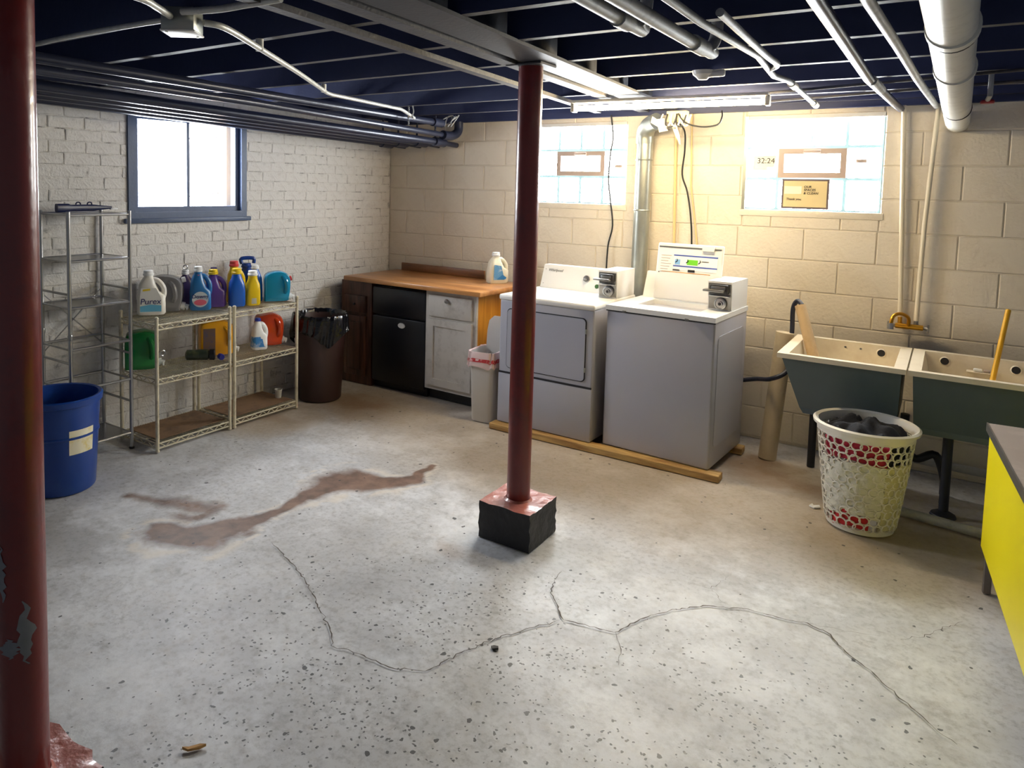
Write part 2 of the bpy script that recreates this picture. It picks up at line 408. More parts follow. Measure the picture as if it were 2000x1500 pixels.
# ---- back wall of concrete blocks
m_block = mat('cream_painted_block', (222, 212, 194), .55, var=.05, scale=5, bump=.35, bscale=55, dirt=(190, 174, 150), dscale=4, damt=.25)
m_joint = mat('cream_block_joint', (216, 206, 188), .7, var=.08, scale=8, bump=.3, bscale=60)
WB = struct(thing('wall_back', 'w', 'w')); del WB['category']; del WB['label']
W2 = (1.487, 2.230, 1.553, 2.165); W3 = (3.060, 3.856, 1.553, 2.168)
mb = MB()
xs = [-.2, W2[0], W2[1], W3[0], W3[1], 6.2]
for i in range(5):
    if i in (1, 3):
        w = W2 if i == 1 else W3
        mb.box(xs[i], xs[i+1], .0045, .2, 0, w[2]).box(xs[i], xs[i+1], .0045, .2, w[3], 2.24)
    else: mb.box(xs[i], xs[i+1], .0045, .2, 0, 2.24)
mb.build('joint_mortar', m_joint, WB, smooth=0)
bcache = {}
BW, BH = .4064, .2032
def put_block(a, b, c, d):
    key = (round(b-a, 3), round(d-c, 3))
    if key not in bcache:
        g = brickgeo(b-a-.006, d-c-.006, .004, .03, .0004); me = g.mesh('block', 0); me.materials.append(m_block); bcache[key] = me
    obj('block', bcache[key], WB, ((a+b)/2, random.uniform(-.0006, .0006)-.0012, (c+d)/2), (0, 0, -H))
for k in range(-2, 10):
    zt = 1.8417-k*BH; zb = zt-BH; zt = min(zt, 2.235); zb = max(zb, .002)
    if zt-zb < .02: continue
    x = 1.0062+(BW/2 if k % 2 else 0)-3*BW
    while x < 6.1:
        a, b = max(x, .002), x+BW; x += BW
        if b-a < .02: continue
        for r in subtract((a, b, zb, zt), W2):
            for q in subtract(r, W3): put_block(*q)
# window sill ledges on the blocks
for (a, b, c, d) in (W2, W3):
    MB().rbox(a-.02, b+.02, -.008, .12, c-.045, c, .006, 2).build('window_ledge', m_block, WB)
# dark board along the wall top
MB().box(-.05, 6.2, -.035, .18, 2.2, 2.245).build('sill_plate', m_navy, WB, smooth=0)

# ---- ceiling
CE = struct(thing('ceiling', 'c', 'c')); del CE['category']; del CE['label']
MB().box(-.35, 6.2, -7.6, .2, 2.43, 2.47).build('subfloor', m_navy, CE, smooth=0)
JB = 2.24
rb = MB().box(-.06, -.02, -7.5, .05, 2.24, 2.43).build('rim_board', m_navy, CE, smooth=0); rb.rotation_euler = (0, 0, -TH)
def joist(xa, ya, xb, yb):
    d = Vector((xb-xa, yb-ya, 0)); L_ = d.length; me = MB().box(0, L_, -.02, .02, 0, .19).build('joist', m_navy, CE, smooth=0); me.data.materials.append(m_joist)
    for p in me.data.polygons:
        if p.normal.z < -.5: p.material_index = 1
    me.location = (xa, ya, JB); me.rotation_euler = (0, 0, math.atan2(d.y, d.x))
for y in (-.04, -.35, -.95, -1.60, -2.14, -2.66, -3.16, -3.59, -4.05, -4.5, -4.95, -5.4, -5.85):
    yl = y+.02
    joist(-.27, yl, 2.66-.07*(y+2.2)-.012, y-.03 if y < -.2 else yl)
for y in (-.04, -.5, -1.03, -1.58, -2.12, -2.64, -3.1, -3.56, -4.0, -4.45, -4.9, -5.4):
    joist(2.70-.07*(y+2.2)+.012, y-.02 if y < -.2 else y, 6.2, y+.06 if y < -.2 else y)
# steel beam: an I section
bd = Vector((-.07, 1, 0)).normalized(); brz = math.atan2(-bd.x, bd.y)
B = bpy.data.objects.new('steel_beam', None)
beam = MB().prism([(-.085,0),(.085,0),(.085,.014),(.006,.02),(.006,.17),(.085,.176),(.085,.19),(-.085,.19),(-.085,.176),(-.006,.17),(-.006,.02),(-.085,.014)], -5.4, 2.15, 'y')
m_beam = mat('dusty_steel_paint', (50, 51, 60), .55, .2, var=.25, scale=6, bump=.12, bscale=50)
bo = beam.build('steel_beam', m_beam, CE, smooth=0); bo.location = (2.675, -2.2, JB-.012); bo.rotation_euler = (0, 0, brz)
pl = MB().box(-.17, -.10, -5.4, 2.15, -.0, .035).build('beam_plank', m_joist, CE, smooth=0); pl.location = (2.66, -2.2, JB-.02); pl.rotation_euler = (0, 0, brz)
ba = MB().box(-.024, .024, -3.4, 1.85, -.022, 0); bt = ba.build('batten', m_joist, CE, smooth=0); bt.location = (2.245, -2.0, JB-.001); bt.rotation_euler = (0, 0, .098)

# ---- window_1: dark blue wooden sash in the brick wall
m_sash = mat('blue_grey_paint', (74, 90, 120), .45, var=.15, scale=9, bump=.15)
m_day1 = emat('bright_daylight_well', (.90, .95, 1.0), WINDOW_LIGHT*1.15)
w1 = struct(thing('window_1', 'w', 'w', (0,0,0), -TH)); del w1['category']; del w1['label']
fr = MB()
def frame(mb, a, b, c, d, t, x0, x1):   # y a..b, z c..d
    mb.box(x0, x1, a, a+t, c, d).box(x0, x1, b-t, b, c, d).box(x0, x1, a+t, b-t, c, c+t).box(x0, x1, a+t, b-t, d-t, d); return mb
frame(fr, WY0, WY1, WZ0, WZ1, .045, -.10, .012).build('window_frame', m_sash, w1, smooth=0)
s_ = MB(); frame(s_, WY0+.045, WY1-.045, WZ0+.045, WZ1-.03, .035, -.075, -.02).build('sash', m_sash, w1, smooth=0)
MB().box(-.07, -.025, -2.055, -2.032, WZ0+.08, WZ1-.06).build('mullion', m_sash, w1, smooth=0)
MB().rbox(-.05, .03, WY0-.03, WY1+.03, WZ0-.028, WZ0+.004, .006, 2).build('window_sill', m_sash, w1)
m_glass = mat('clear_pane', (255, 255, 255), .02, var=0, alpha=.12)
for a, b in ((WY0+.08, -2.055), (-2.032, WY1-.08)):
    MB().box(-.052, -.046, a, b, WZ0+.08, WZ1-.065).build('pane', m_glass, w1, smooth=0)
# window well outside: pale corrugated wall in daylight
well = []
n = 60
mbw = MB(); vs = []; fs = []
for i in range(n+1):
    y = WY0-.1+(WY1-WY0+.2)*i/n; xx = -.32+.012*math.sin(i*.62)
    vs += [(xx, y, 1.3), (xx, y, 2.22)]
    if i: fs.append((2*i-2, 2*i-1, 2*i+1, 2*i))
mbw.add(vs, fs).build('window_well', m_day1, w1)
MB().box(-.30, -.115, WY1-.09, WY1-.052, WZ0, WZ1).build('well_post', mat('pale_pine', (128, 96, 58), .6), w1, smooth=0)
for zz in (1.56, 1.98): MB().tube(bez([(-.22, WY0, zz+.02), (-.22, -2.1, zz-.02), (-.22, WY1-.09, zz+.015)]), .006, 6).build('well_bar', mat('pale_grey_rod', (96, 98, 106), .5), w1)
for yy in (-2.31, -2.19, -1.87): MB().box(-.24, -.225, yy-.009, yy+.009, WZ0, WZ1).build('well_slat', MATS['pale_grey_rod'], w1, smooth=0)

# ---- glass block windows
def glassblock_mat(name, seed):
    m = bpy.data.materials.new(name); m.use_nodes = True; nt = m.node_tree; N = nt.nodes; L = nt.links; b = N['Principled BSDF']
    tc = N.new('ShaderNodeTexCoord'); nz = N.new('ShaderNodeTexNoise'); nz.inputs['Scale'].default_value = 22; nz.inputs['Detail'].default_value = 3; nz.inputs['Distortion'].default_value = 1.6
    L.new(tc.outputs['Object'], nz.inputs['Vector'])
    rp = N.new('ShaderNodeValToRGB'); rp.color_ramp.elements[0].position = .36; rp.color_ramp.elements[1].position = .42
    rp.color_ramp.elements[0].color = (.014, .020, .022, 1); rp.color_ramp.elements[1].color = (.93, .98, 1, 1)
    L.new(nz.outputs[0], rp.inputs[0]); L.new(rp.outputs[0], b.inputs['Emission Color']); b.inputs['Emission Strength'].default_value = WINDOW_LIGHT
    b.inputs['Base Color'].default_value = (.75, .82, .84, 1); b.inputs['Roughness'].default_value = .12
    bp = N.new('ShaderNodeBump'); bp.inputs['Strength'].default_value = .6; L.new(nz.outputs[0], bp.inputs['Height']); L.new(bp.outputs[0], b.inputs['Normal'])
    return m
m_gb = glassblock_mat('lit_glass_block', 0)
m_gj = emat('lit_block_joint', (.55, .80, .86), .22); m_gj.node_tree.nodes['Principled BSDF'].inputs['Base Color'].default_value = (.22, .36, .40, 1)
m_ventday = emat('lit_vent_pane', (1, 1, 1), WINDOW_LIGHT*1.2)
m_vent = mat('tan_vinyl_frame', (176, 158, 148), .45, var=.06)
m_lintel = mat('pale_lintel', (214, 212, 206), .5, var=.06)
def glass_window(name, w, vent, xdiv):
    o = struct(thing(name, 'w', 'w')); del o['category']; del o['label']
    a, b, c, d = w; a += .006; b -= .006
    MB().box(a, b, .030, .10, c, d).build('block_joint', m_gj, o, smooth=0)
    cols = 4; dx = (b-a)/cols; dz = (d-c)/3
    for i in range(cols):
        for j in range(3):
            r = (a+i*dx+.005, a+(i+1)*dx-.005, c+j*dz+.005, c+(j+1)*dz-.005)
            for q in subtract(r, vent):
                if q[1]-q[0] > .02: MB().rbox(q[0], q[1], .028, .075, q[2], q[3], min(.009, (q[1]-q[0])/3, (q[3]-q[2])/3), 2).build('glass_block', m_gb, o)
    e, f, g, h = vent
    vf = MB(); t = .034
    vf.box(e, f, .012, .07, g, g+t).box(e, f, .012, .07, h-t, h).box(e, e+t, .012, .07, g+t, h-t).box(f-t, f, .012, .07, g+t, h-t)
    vo_ = vf.build('vent_frame', m_vent, o, smooth=0)
    MB().box(e+t, f-t, .019, .0295, g+t, h-t).build('vent_pane', m_ventday, o, smooth=0)
    MB().rbox((e+f)/2-.05, (e+f)/2+.05, .004, .014, h-.028, h-.008, .004, 2).build('vent_latch', m_vent, o)
    MB().box(a-.004, b+.004, -.004, .06, d-.024, d).build('lintel_strip', m_lintel, o, smooth=0)
    return o
win2 = glass_window('window_2', W2, (1.664, 2.058, 1.765, 1.950), None)
win3 = glass_window('window_3', W3, (3.265, 3.658, 1.765, 1.952), None)
MB().box(3.052, 3.072, -.01, .06, 1.553, 2.168).build('steel_edge', m_galv, win3, smooth=0)
# stickers on the glass
m_paper = mat('cream_paper', (214, 196, 150), .8, var=.06, scale=6)
m_paperw = mat('white_paper', (235, 226, 205), .8, var=.04)
st = thing('paper_sign', 'cream paper sign with dark border reading Thank you, under the window vent', 'sign', (3.434, .006, 1.66))
MB().box(-.138, .138, 0, .004, -.096, .096).build('border', mat('dark_border', (92, 80, 84), .7), st, smooth=0)
MB().box(-.126, .126, -.003, .0, -.084, .084).build('sheet', m_paper, st, smooth=0)
MB().box(-.122, -.02, -.005, -.002, 0, .05).build('blank_patch', m_paperw, st, smooth=0)
for i, (t, x_, z_) in enumerate((('OUR', -.008, .046), ('SPACES', -.008, .026), ('& CLEAN', -.008, .005))):
    text('lettering', t, .021, m_text, st, (x_, -.0055, z_), (H, 0, 0), italic=.1, align='LEFT')
text('lettering', 'Thank you', .021, m_text, st, (-.11, -.0055, -.034), (H, 0, 0), italic=.15, align='LEFT')
ad = thing('number_sticker', 'torn cream sticker with number 32:24 on the glass blocks', 'sticker', (3.178, .022, 1.862))
MB().add([(-.07,0,-.05),(.02,0,-.05),(.02,0,-.03),(.06,0,-.03),(.072,0,.05),(-.07,0,.045)]+[(-.07,.004,-.05),(.02,.004,-.05),(.02,.004,-.03),(.06,.004,-.03),(.072,.004,.05),(-.07,.004,.045)], [(0,1,2,3,4,5),(6,7,8,9,10,11)]+[(i, (i+1) % 6, (i+1) % 6+6, i+6) for i in range(6)]).build('backing', m_paperw, ad, smooth=0)
text('lettering', '32:24', .05, m_text, ad, (.008, -.002, .012), (H, 0, 0))
for x_, zz, l_ in ((3.738, 1.872, 'small tan maker tag on the glass block window with the paper sign'), (2.165, 1.838, 'small tan maker tag on the glass block window without any sign')):
    tag(MB().rbox(x_-.03, x_+.03, .02, .027, zz-.011, zz+.011, .003, 2).build('window_tag', m_vent), l_, 'tag')

# ============================================================ POSTS
m_red = mat('dark_red_paint', (112, 28, 26), .3, var=.18, scale=9, bump=.12, bscale=30, dirt=(52, 30, 40), dscale=4, damt=.55, coat=.25)
m_redtop = mat('faded_red_paint', (176, 104, 92), .32, var=.2, scale=9, bump=.6, bscale=26, dirt=(205, 170, 160), dscale=10, damt=.6, coat=.3)
m_cube = mat('black_painted_concrete', (38, 37, 40), .6, var=.3, scale=16, bump=.8, bscale=30)
def post(x, y, label, top, rough=.012):
    p = thing('support_post', label, 'post', (x, y, 0))
    MB().lathe([(.056, .17), (.056, top)], 32).build('pole', m_red, p, label='dark red steel pole')
    MB().rbox(-.09, .09, -.08, .08, top-.012, top, .003, 1).build('cap_plate', m_beam, p)
    bm = bmesh.new(); bmesh.ops.create_cube(bm, size=1)
    bmesh.ops.subdivide_edges(bm, edges=bm.edges[:], cuts=9, use_grid_fill=True)
    random.seed(int(x*100))
    for v in bm.verts:
        nz_ = Vector((random.uniform(-1, 1), random.uniform(-1, 1), random.uniform(-1, 1)))*rough*.28
        v.co = Vector((v.co.x*.272, v.co.y*.268, v.co.z*.176+.088))
        if v.co.z > .002: v.co += nz_
    top_f = [f for f in bm.faces if f.normal.z > .5 and f.calc_center_median().z > .15]
    me = bpy.data.meshes.new('base_block'); bm.faces.ensure_lookup_table()
    for f in bm.faces: f.material_index = 1 if f in top_f else 0; f.smooth = True
    bm.to_mesh(me); bm.free(); me.set_sharp_from_angle(angle=math.radians(50)); me.materials.append(m_cube); me.materials.append(m_redtop)
    obj('base_block', me, p)
    MB().lathe([(.072, .172), (.058, .186)], 24, cap0=False, cap1=False).build('grout_collar', m_redtop, p)
    return p
post(2.60, -2.205, 'dark red steel post on a black concrete cube with red top, facing the dryer', 2.228)
pf = post(2.418, -4.40, 'dark red post with chipped grey paint patches and lumpy red base', 2.24, .026)
# chipped patches
m_chip = mat('chipped_grey_primer', (120, 122, 128), .7, var=.3, scale=20)
def chip(par, ang, z0, z1, dw, seed):
    random.seed(seed); n = 14; vs = []; fs = []
    for i in range(n+1):
        t = i/n; z_ = z0+(z1-z0)*t; w = dw*math.sin(math.pi*min(max(t, .03), .97))*random.uniform(.55, 1.1); c = ang+random.uniform(-.12, .12)
        for k in range(6):
            a = c-w+2*w*k/5; vs.append((.0572*math.cos(a), .0572*math.sin(a), z_))
        if i:
            for k in range(5): fs.append(((i-1)*6+k, (i-1)*6+k+1, i*6+k+1, i*6+k))
    MB().add(vs, fs).build('paint_chip', m_chip, par)
chip(pf, -.28, .50, .66, .34, 2); chip(pf, -1.2, .66, .80, .25, 5); chip(pf, -.9, .52, .57, .5, 9)
random.seed(11)

# ============================================================ LIGHT FIXTURE
m_tube = emat('fluorescent_tube', (1.0, .80, .48), TUBE_LIGHT)
fx = thing('fluorescent_light', 'lit warm fluorescent tube light hanging under the joists above the machines', 'light', (2.805, -.93, 2.160), .075)
MB().rbox(-.56, .56, -.045, .045, .03, .05, .006, 2).build('housing', mat('white_light_housing', (225, 215, 195), .4), fx)
MB().tube([(-.545, -.015, 0), (.545, -.015, 0)], .0165, 14).build('tube', m_tube, fx)
for s in (-1, 1):
    MB().rbox(s*.555-.012, s*.555+.012, -.04, .03, -.022, .034, .005, 2).build('end_cap', m_cream, fx)

# ============================================================ PIPES AND WIRES ON THE CEILING
def pipe(name, pts, r, m, label, cat='pipe', group=None, smooth_k=0, n=12, parts=()):
    o = MB().tube(bez(pts, smooth_k) if smooth_k else pts, r, n).build(name, m); tag(o, label, cat, group)
    for nm, ps, rr, mm in parts: MB().tube(ps, rr, n).build(nm, mm, o)
    return o
zl = lambda y: 2.02+.03*abs(y+.15)
wallx = lambda y: TH*y
for i, (xe, r) in enumerate(((.17, .030), (.34, .026), (.54, .028), (.73, .028))):
    lab = ['dark heating pipe closest to the brick wall, just above the window', 'dark heating pipe second from the brick wall', 'dark heating pipe third from the brick wall', 'dark heating pipe fourth from the brick wall'][i]
    pts = [(xe+wallx(-6)*.9, -6, zl(-6)), (xe+wallx(-3)*.9, -3, zl(-3)), (xe, -.30, zl(-.3))]
    e = Vector((xe, -.16, zl(-.2)-.012))
    pipe('heating_pipe', pts, r, m_darkpipe, lab, group=None,
         parts=[('end_fitting', [(xe, -.34, zl(-.34)), (xe, -.20, zl(-.2))], r*1.35, m_darkpipe), ('hanger', [(xe-.04, -.27, 2.02), (xe-.04, -.27, 2.24)], .008, m_darkpipe), ('wall_stub', [(xe, -.22, zl(-.2)), (xe, -.01, zl(-.2)-.01)], r*.8, m_darkpipe)])
pipe('heating_pipe', [(.93, -6, 2.205), (.94, -2.9, 2.175), (.83, -.40, 2.165)], .026, m_darkpipe, 'upper dark pipe ending in a coupling below the hanging chain',
     parts=[('coupling', [(.84, -.52, 2.165), (.83, -.38, 2.165)], .034, m_darkpipe)])
pipe('heating_pipe', [(1.06, -6, 2.14), (.955, -2.4, 2.112), (.79, -.30, 2.08)], .022, m_darkpipe, 'lower dark pipe ending in a large elbow near the corner',
     parts=[('elbow', bez([(.80, -.32, 2.078), (.79, -.18, 2.08), (.80, -.10, 2.12), (.80, -.09, 2.2)]), .038, m_darkpipe)])
tag(MB().rbox(.002, .032, -4.2, -2.62, 2.15, 2.20, .006, 2).move(Matrix.Rotation(-TH, 4, 'Z')).build('grey_board', mat('grey_weathered_board', (150, 150, 152), .6, var=.2)), 'weathered grey board along the top of the brick wall', 'board')
# chain and rope hanging from a joist
ch = MB()
for k in range(16): ch.lathe([(.004, 0), (.009, .004), (.004, .010)], 8, c=(.93, -.95+.002*(k % 2), 2.10+k*.0125))
tag(ch.build('hanging_chain', m_greypipe), 'thin pale chain hanging from a joist over the dark pipes', 'chain')
tag(MB().tube(bez([(.97, -.96, 2.25), (.975, -.95, 2.2), (.965, -.95, 2.17), (.972, -.95, 2.15)]), .006, 6).build('rope_end', m_greypipe), 'short rope end hanging beside the thin chain', 'rope')
wt = MB()
for k in range(4): wt.tube(bez([(.80+.03*k, -.34, 2.14), (.78+.05*k, -.30, 2.20+.02*(k % 2)), (.84+.02*k, -.26, 2.23), (.88-.01*k, -.33, 2.16)]), .005, 6)
tag(wt.build('wire_bundle', m_greypipe), 'loose twisted wires looped around the pipe coupling near the corner', 'wires')
# junction box with conduits
jb = thing('junction_box', 'galvanised square junction box with pale cover on the ceiling', 'junction box', (2.045, -3.665, 2.165), .65)
MB().rbox(-.055, .055, -.055, .055, 0, .075, .004, 2).build('box_body', m_galv, jb)
MB().rbox(-.058, .058, -.058, .058, -.006, .001, .003, 2).build('cover', mat('pale_cover', (222, 222, 218), .4), jb)
for sx in (-1, 1): MB().lathe([(.005, -.009), (.005, -.005)], 8, c=(sx*.04, sx*.04, 0)).build('screw', m_galv, jb)
m_cond = mat('pale_grey_conduit', (205, 205, 200), .4, .2, var=.1, scale=12, dirt=(120, 120, 120), dscale=20, damt=.4)
pipe('conduit', bez([(2.10, -3.62, 2.2), (2.10, -3.53, 2.2), (1.93, -3.245, 2.2), (1.55, -2.65, 2.205), (1.15, -2.03, 2.20)], 5)+[Vector(p) for p in [(1.13, -1.97, 2.198), (1.02, -1.16, 2.195), (.99, -1.08, 2.19), (.93, -.88, 2.16)]], .0115, m_cond, 'pale conduit running from the junction box towards the corner',
     parts=[('strap', [(1.90, -3.2, 2.19), (1.90, -3.2, 2.238)], .016, m_cond), ('strap', [(1.20, -2.11, 2.19), (1.20, -2.11, 2.238)], .016, m_cond)])
pipe('conduit', [(2.24, -4.2, 2.2), (2.22, -3.95, 2.2), (2.16, -3.84, 2.2), (2.07, -3.73, 2.205)], .0115, m_cond, 'bent conduit entering the junction box on the side away from the brick wall', smooth_k=5)
pipe('conduit', [(2.12, -3.72, 2.215), (2.25, -3.68, 2.215), (2.36, -3.66, 2.22), (2.5, -3.64, 2.225)], .012, m_cond, 'short conduit from the junction box to the beam', smooth_k=5)
pipe('conduit', [(.75, -3.62, 2.232), (1.35, -3.66, 2.225), (1.7, -3.67, 2.22), (2.0, -3.67, 2.215)], .010, m_cond, 'thin conduit under a joist between junction box and brick wall', smooth_k=5)
# pipes to the right of the beam
pipe('water_pipe', [(3.40, -4.5, 2.18), (3.36, -2.98, 2.18), (3.365, -2.92, 2.195), (3.375, -2.89, 2.24), (3.38, -2.885, 2.36)], .021, m_greypipe, 'thick grey pipe bending away between joists closest to the beam', smooth_k=4,
     parts=[('joint_sleeve', [(3.362, -3.09, 2.18), (3.362, -3.0, 2.18)], .028, m_greypipe)])
pipe('water_pipe', [(3.45, -4.5, 2.18), (3.445, -2.52, 2.18), (3.45, -2.42, 2.19), (3.46, -2.37, 2.24), (3.463, -2.365, 2.36)], .022, m_greypipe, 'thick grey pipe with a sleeve, bending sideways below the joists', smooth_k=4,
     parts=[('joint_sleeve', [(3.445, -2.60, 2.18), (3.447, -2.47, 2.18)], .029, m_greypipe)])
pipe('water_pipe', [(3.56, -4.5, 2.185), (3.548, -2.87, 2.185), (3.575, -2.2, 2.185), (3.53, -1.66, 2.185), (3.56, -1.48, 2.185), (3.52, -.33, 2.185)], .013, m_greypipe, 'thin grey pipe with a jog running to the window with the paper sign',
     parts=[('joint_sleeve', [(3.555, -1.38, 2.185), (3.551, -1.25, 2.185)], .018, m_cream), ('joint_sleeve', [(3.526, -.5, 2.185), (3.521, -.36, 2.185)], .018, m_cream)])
pipe('water_pipe', [(3.63, -2.98, 2.185), (3.605, -2.25, 2.185), (3.60, -1.97, 2.185), (3.55, -1.86, 2.185)], .013, m_greypipe, 'short thin grey pipe looping back beside the jogged pipe', smooth_k=5)
pipe('water_pipe', [(3.90, -4.5, 2.18), (3.888, -2.98, 2.18), (3.878, -1.42, 2.18), (3.93, -.02, 2.18)], .021, m_darkpipe, 'dark grey-blue pipe running to the back wall above the left cream riser', parts=[('joint_sleeve', [(3.885, -1.36, 2.18), (3.895, -1.0, 2.18)], .023, m_greypipe)])
pipe('water_pipe', [(3.98, -4.5, 2.185), (3.998, -2.92, 2.185), (4.026, -2.2, 2.185), (4.056, -1.25, 2.185), (4.106, -.06, 2.185)], .016, m_greypipe, 'grey pipe between the dark pipe and the big white drain pipe')
m_pvc = mat('dusty_white_pvc', (222, 220, 212), .35, var=.06, scale=10, dirt=(170, 165, 155), dscale=14, damt=.4)
dp = thing('drain_pipe', 'big white plastic drain pipe running into the back wall', 'pipe', (0, 0, 0))
MB().tube([(4.17, -4.6, 2.135), (4.185, -2.88, 2.135), (4.212, .0, 2.095)], .060, 28).build('pipe_body', m_pvc, dp)
for y, z_ in ((-2.72, 2.133), (-2.0, 2.123)):
    MB().tube([(4.187+(y+2.88)*.009, y-.03, z_), (4.187+(y+2.88)*.009, y+.03, z_)], .066, 28).build('coupling', m_pvc, dp)
for y, z_ in ((-2.66, 2.132), (-.72, 2.105)):
    MB().tube([(4.187+(y+2.88)*.009, y-.006, z_), (4.187+(y+2.88)*.009, y+.006, z_)], .0625, 28).build('strap', m_rubber, dp)
pipe('drain_stub', [(4.56, -.5, 2.16), (4.56, 0, 2.14)], .05, m_pvc, 'white pipe stub at the wall top beyond the big drain pipe')
pipe('copper_line', [(3.25, -.70, 2.228), (4.9, -1.22, 2.228)], .008, m_joist, 'thin dusty line crossing under the joists, farther from the window')
pipe('copper_line', [(3.2, -.30, 2.228), (4.7, -.75, 2.228)], .008, m_joist, 'thin dusty line crossing under the joists, closer to the window')
vl = thing('shutoff_valve', 'small pipe drop with a red valve handle at the ceiling', 'valve', (4.33, -.9, 2.14))
MB().tube([(0, 0, .1), (0, 0, .0), (-.006, .06, -.012)], .011, 10).build('drop_pipe', m_greypipe, vl)
MB().lathe([(.026, -.008), (.03, 0), (.026, .008)], 14, c=(-.006, .085, -.02)).build('handle', mat('red_handle', (160, 30, 34), .4), vl)
so = thing('lamp_socket', 'small white porcelain lamp socket on a joist above the tube light', 'socket', (3.22, -1.66, 2.2))
MB().lathe([(.05, .03), (.045, .012), (.03, 0), (.02, -.012)], 18, c=(0, 0, 0)).build('base', m_white, so)
MB().rbox(.02, .10, -.015, .015, -.002, .03, .008, 2).build('arm', m_white, so)

# electrical tangle in front of the duct
ob = thing('outlet_box', 'open electrical box with tangled cords above the dryer duct', 'outlet box', (2.72, -.42, 2.13))
MB().rbox(-.06, .07, -.03, .03, -.02, .05, .006, 2).build('box_body', mat('yellowed_plastic', (220, 195, 140), .45), ob)
for k in range(5):
    a = k*.9
    MB().tube(bez([(-.08+.03*k, -.035, .03), (-.09+.035*k, -.05, -.03-.01*(k % 2)), (-.04+.03*k, -.05, -.05), (-.02+.03*k, -.035, .02)]), .005, 6).build('cord', m_rubber if k % 2 else m_cream, ob)
MB().tube(bez([(.02, -.04, .03), (.07, -.05, -.03), (.17, -.05, -.06), (.27, -.05, -.05), (.29, -.03, .0), (.28, .0, .04)]), .005, 6).build('loop_cord', m_rubber, ob)
pw = MB().add([(-.05,0,.05),(-.02,0,.03),(.03,0,.035),(.03,0,.0),(.055,0,-.045),(0,0,-.055),(-.01,0,-.02),(-.06,0,.01)]+[(-.05,.012,.05),(-.02,.012,.03),(.03,.012,.035),(.03,.012,0),(.055,.012,-.045),(0,.012,-.055),(-.01,.012,-.02),(-.06,.012,.01)],
     [tuple(range(8)), tuple(range(15, 7, -1))]+[(i, (i+1) % 8, (i+1) % 8+8, i+8) for i in range(8)])
o = pw.build('cardboard_tag', m_paperw, smooth=0); o.location = (2.615, -.44, 2.10); tag(o, 'torn white card hanging below the tangled cords', 'card')
tag(MB().tube([(2.70, -.42, 2.10), (2.725, -.40, 2.02), (2.74, -.39, 1.965)], [.016, .013, .003], 8).build('cable_tail', m_cream), 'tapered cream cable end hanging below the outlet box', 'cable')
for nm, p, l, m in (('power_cord', [(2.122,-.05,2.21),(2.135,-.03,2.05),(2.12,-.03,1.93),(2.112,-.03,1.74),(2.13,-.03,1.6),(2.157,-.03,1.40),(2.128,-.03,1.245),(2.125,-.04,1.05)], 'thin black cord hanging in front of the glass window down to the dryer', m_rubber),
                    ('power_cord', [(2.672,-.40,2.14),(2.672,-.10,2.09),(2.67,-.05,1.95),(2.66,-.05,1.78),(2.70,-.05,1.66),(2.73,-.05,1.5),(2.747,-.05,1.30),(2.75,-.05,.95)], 'thin black cord on the wall behind the washer lid', m_rubber)):
    tag(MB().tube(bez(p), .006, 8).build(nm, m), l, 'cord')
m_ycond = mat('yellowed_cream_conduit', (222, 196, 140), .45, var=.1)
pipe('wall_conduit', [(2.592, -.02, 2.2), (2.625, -.02, .9)], .010, m_ycond, 'yellowed conduit on the wall just left of the washer cord')
pipe('wall_conduit', [(2.70, -.02, 2.2), (2.715, -.02, 1.7), (2.79, -.02, 1.2), (2.8, -.02, .9)], .006, m_ycond, 'thin yellowed conduit on the wall right of the washer cord')
pipe('wall_conduit', [(2.308, -.012, 2.05), (2.322, -.012, .9)], .008, m_ycond, 'thin conduit on the wall beside the metal dryer duct')
pipe('riser_pipe', [(3.945, -.03, 2.2), (4.0, -.03, .93)], .013, m_cream, 'cream riser pipe dropping straight to the brass faucet')
pipe('riser_pipe', [(4.118, -.05, 2.2), (4.09, -.05, 1.5), (4.082, -.05, .92)], .013, m_cream, 'slanted cream riser pipe to the right side of the faucet')
# dryer duct
du = thing('dryer_duct', 'galvanised round duct rising from behind the dryer with an elbow at top', 'duct', (2.392, -.085, 0))
MB().tube([(0, 0, .3), (0, 0, 1.2), (.006, 0, 2.02)], .056, 24).build('duct_pipe', m_galv, du)
MB().tube(bez([(.006, 0, 2.0), (.01, -.01, 2.07), (.05, -.05, 2.12), (.12, -.10, 2.14)]), .06, 24).build('elbow', m_galv, du)
for z_ in (1.52, 1.88, 2.0): MB().lathe([(.058, -.006), (.060, 0), (.058, .006)], 24, c=(.004, 0, z_), cap0=False, cap1=False).build('seam_ring', m_galv, du)

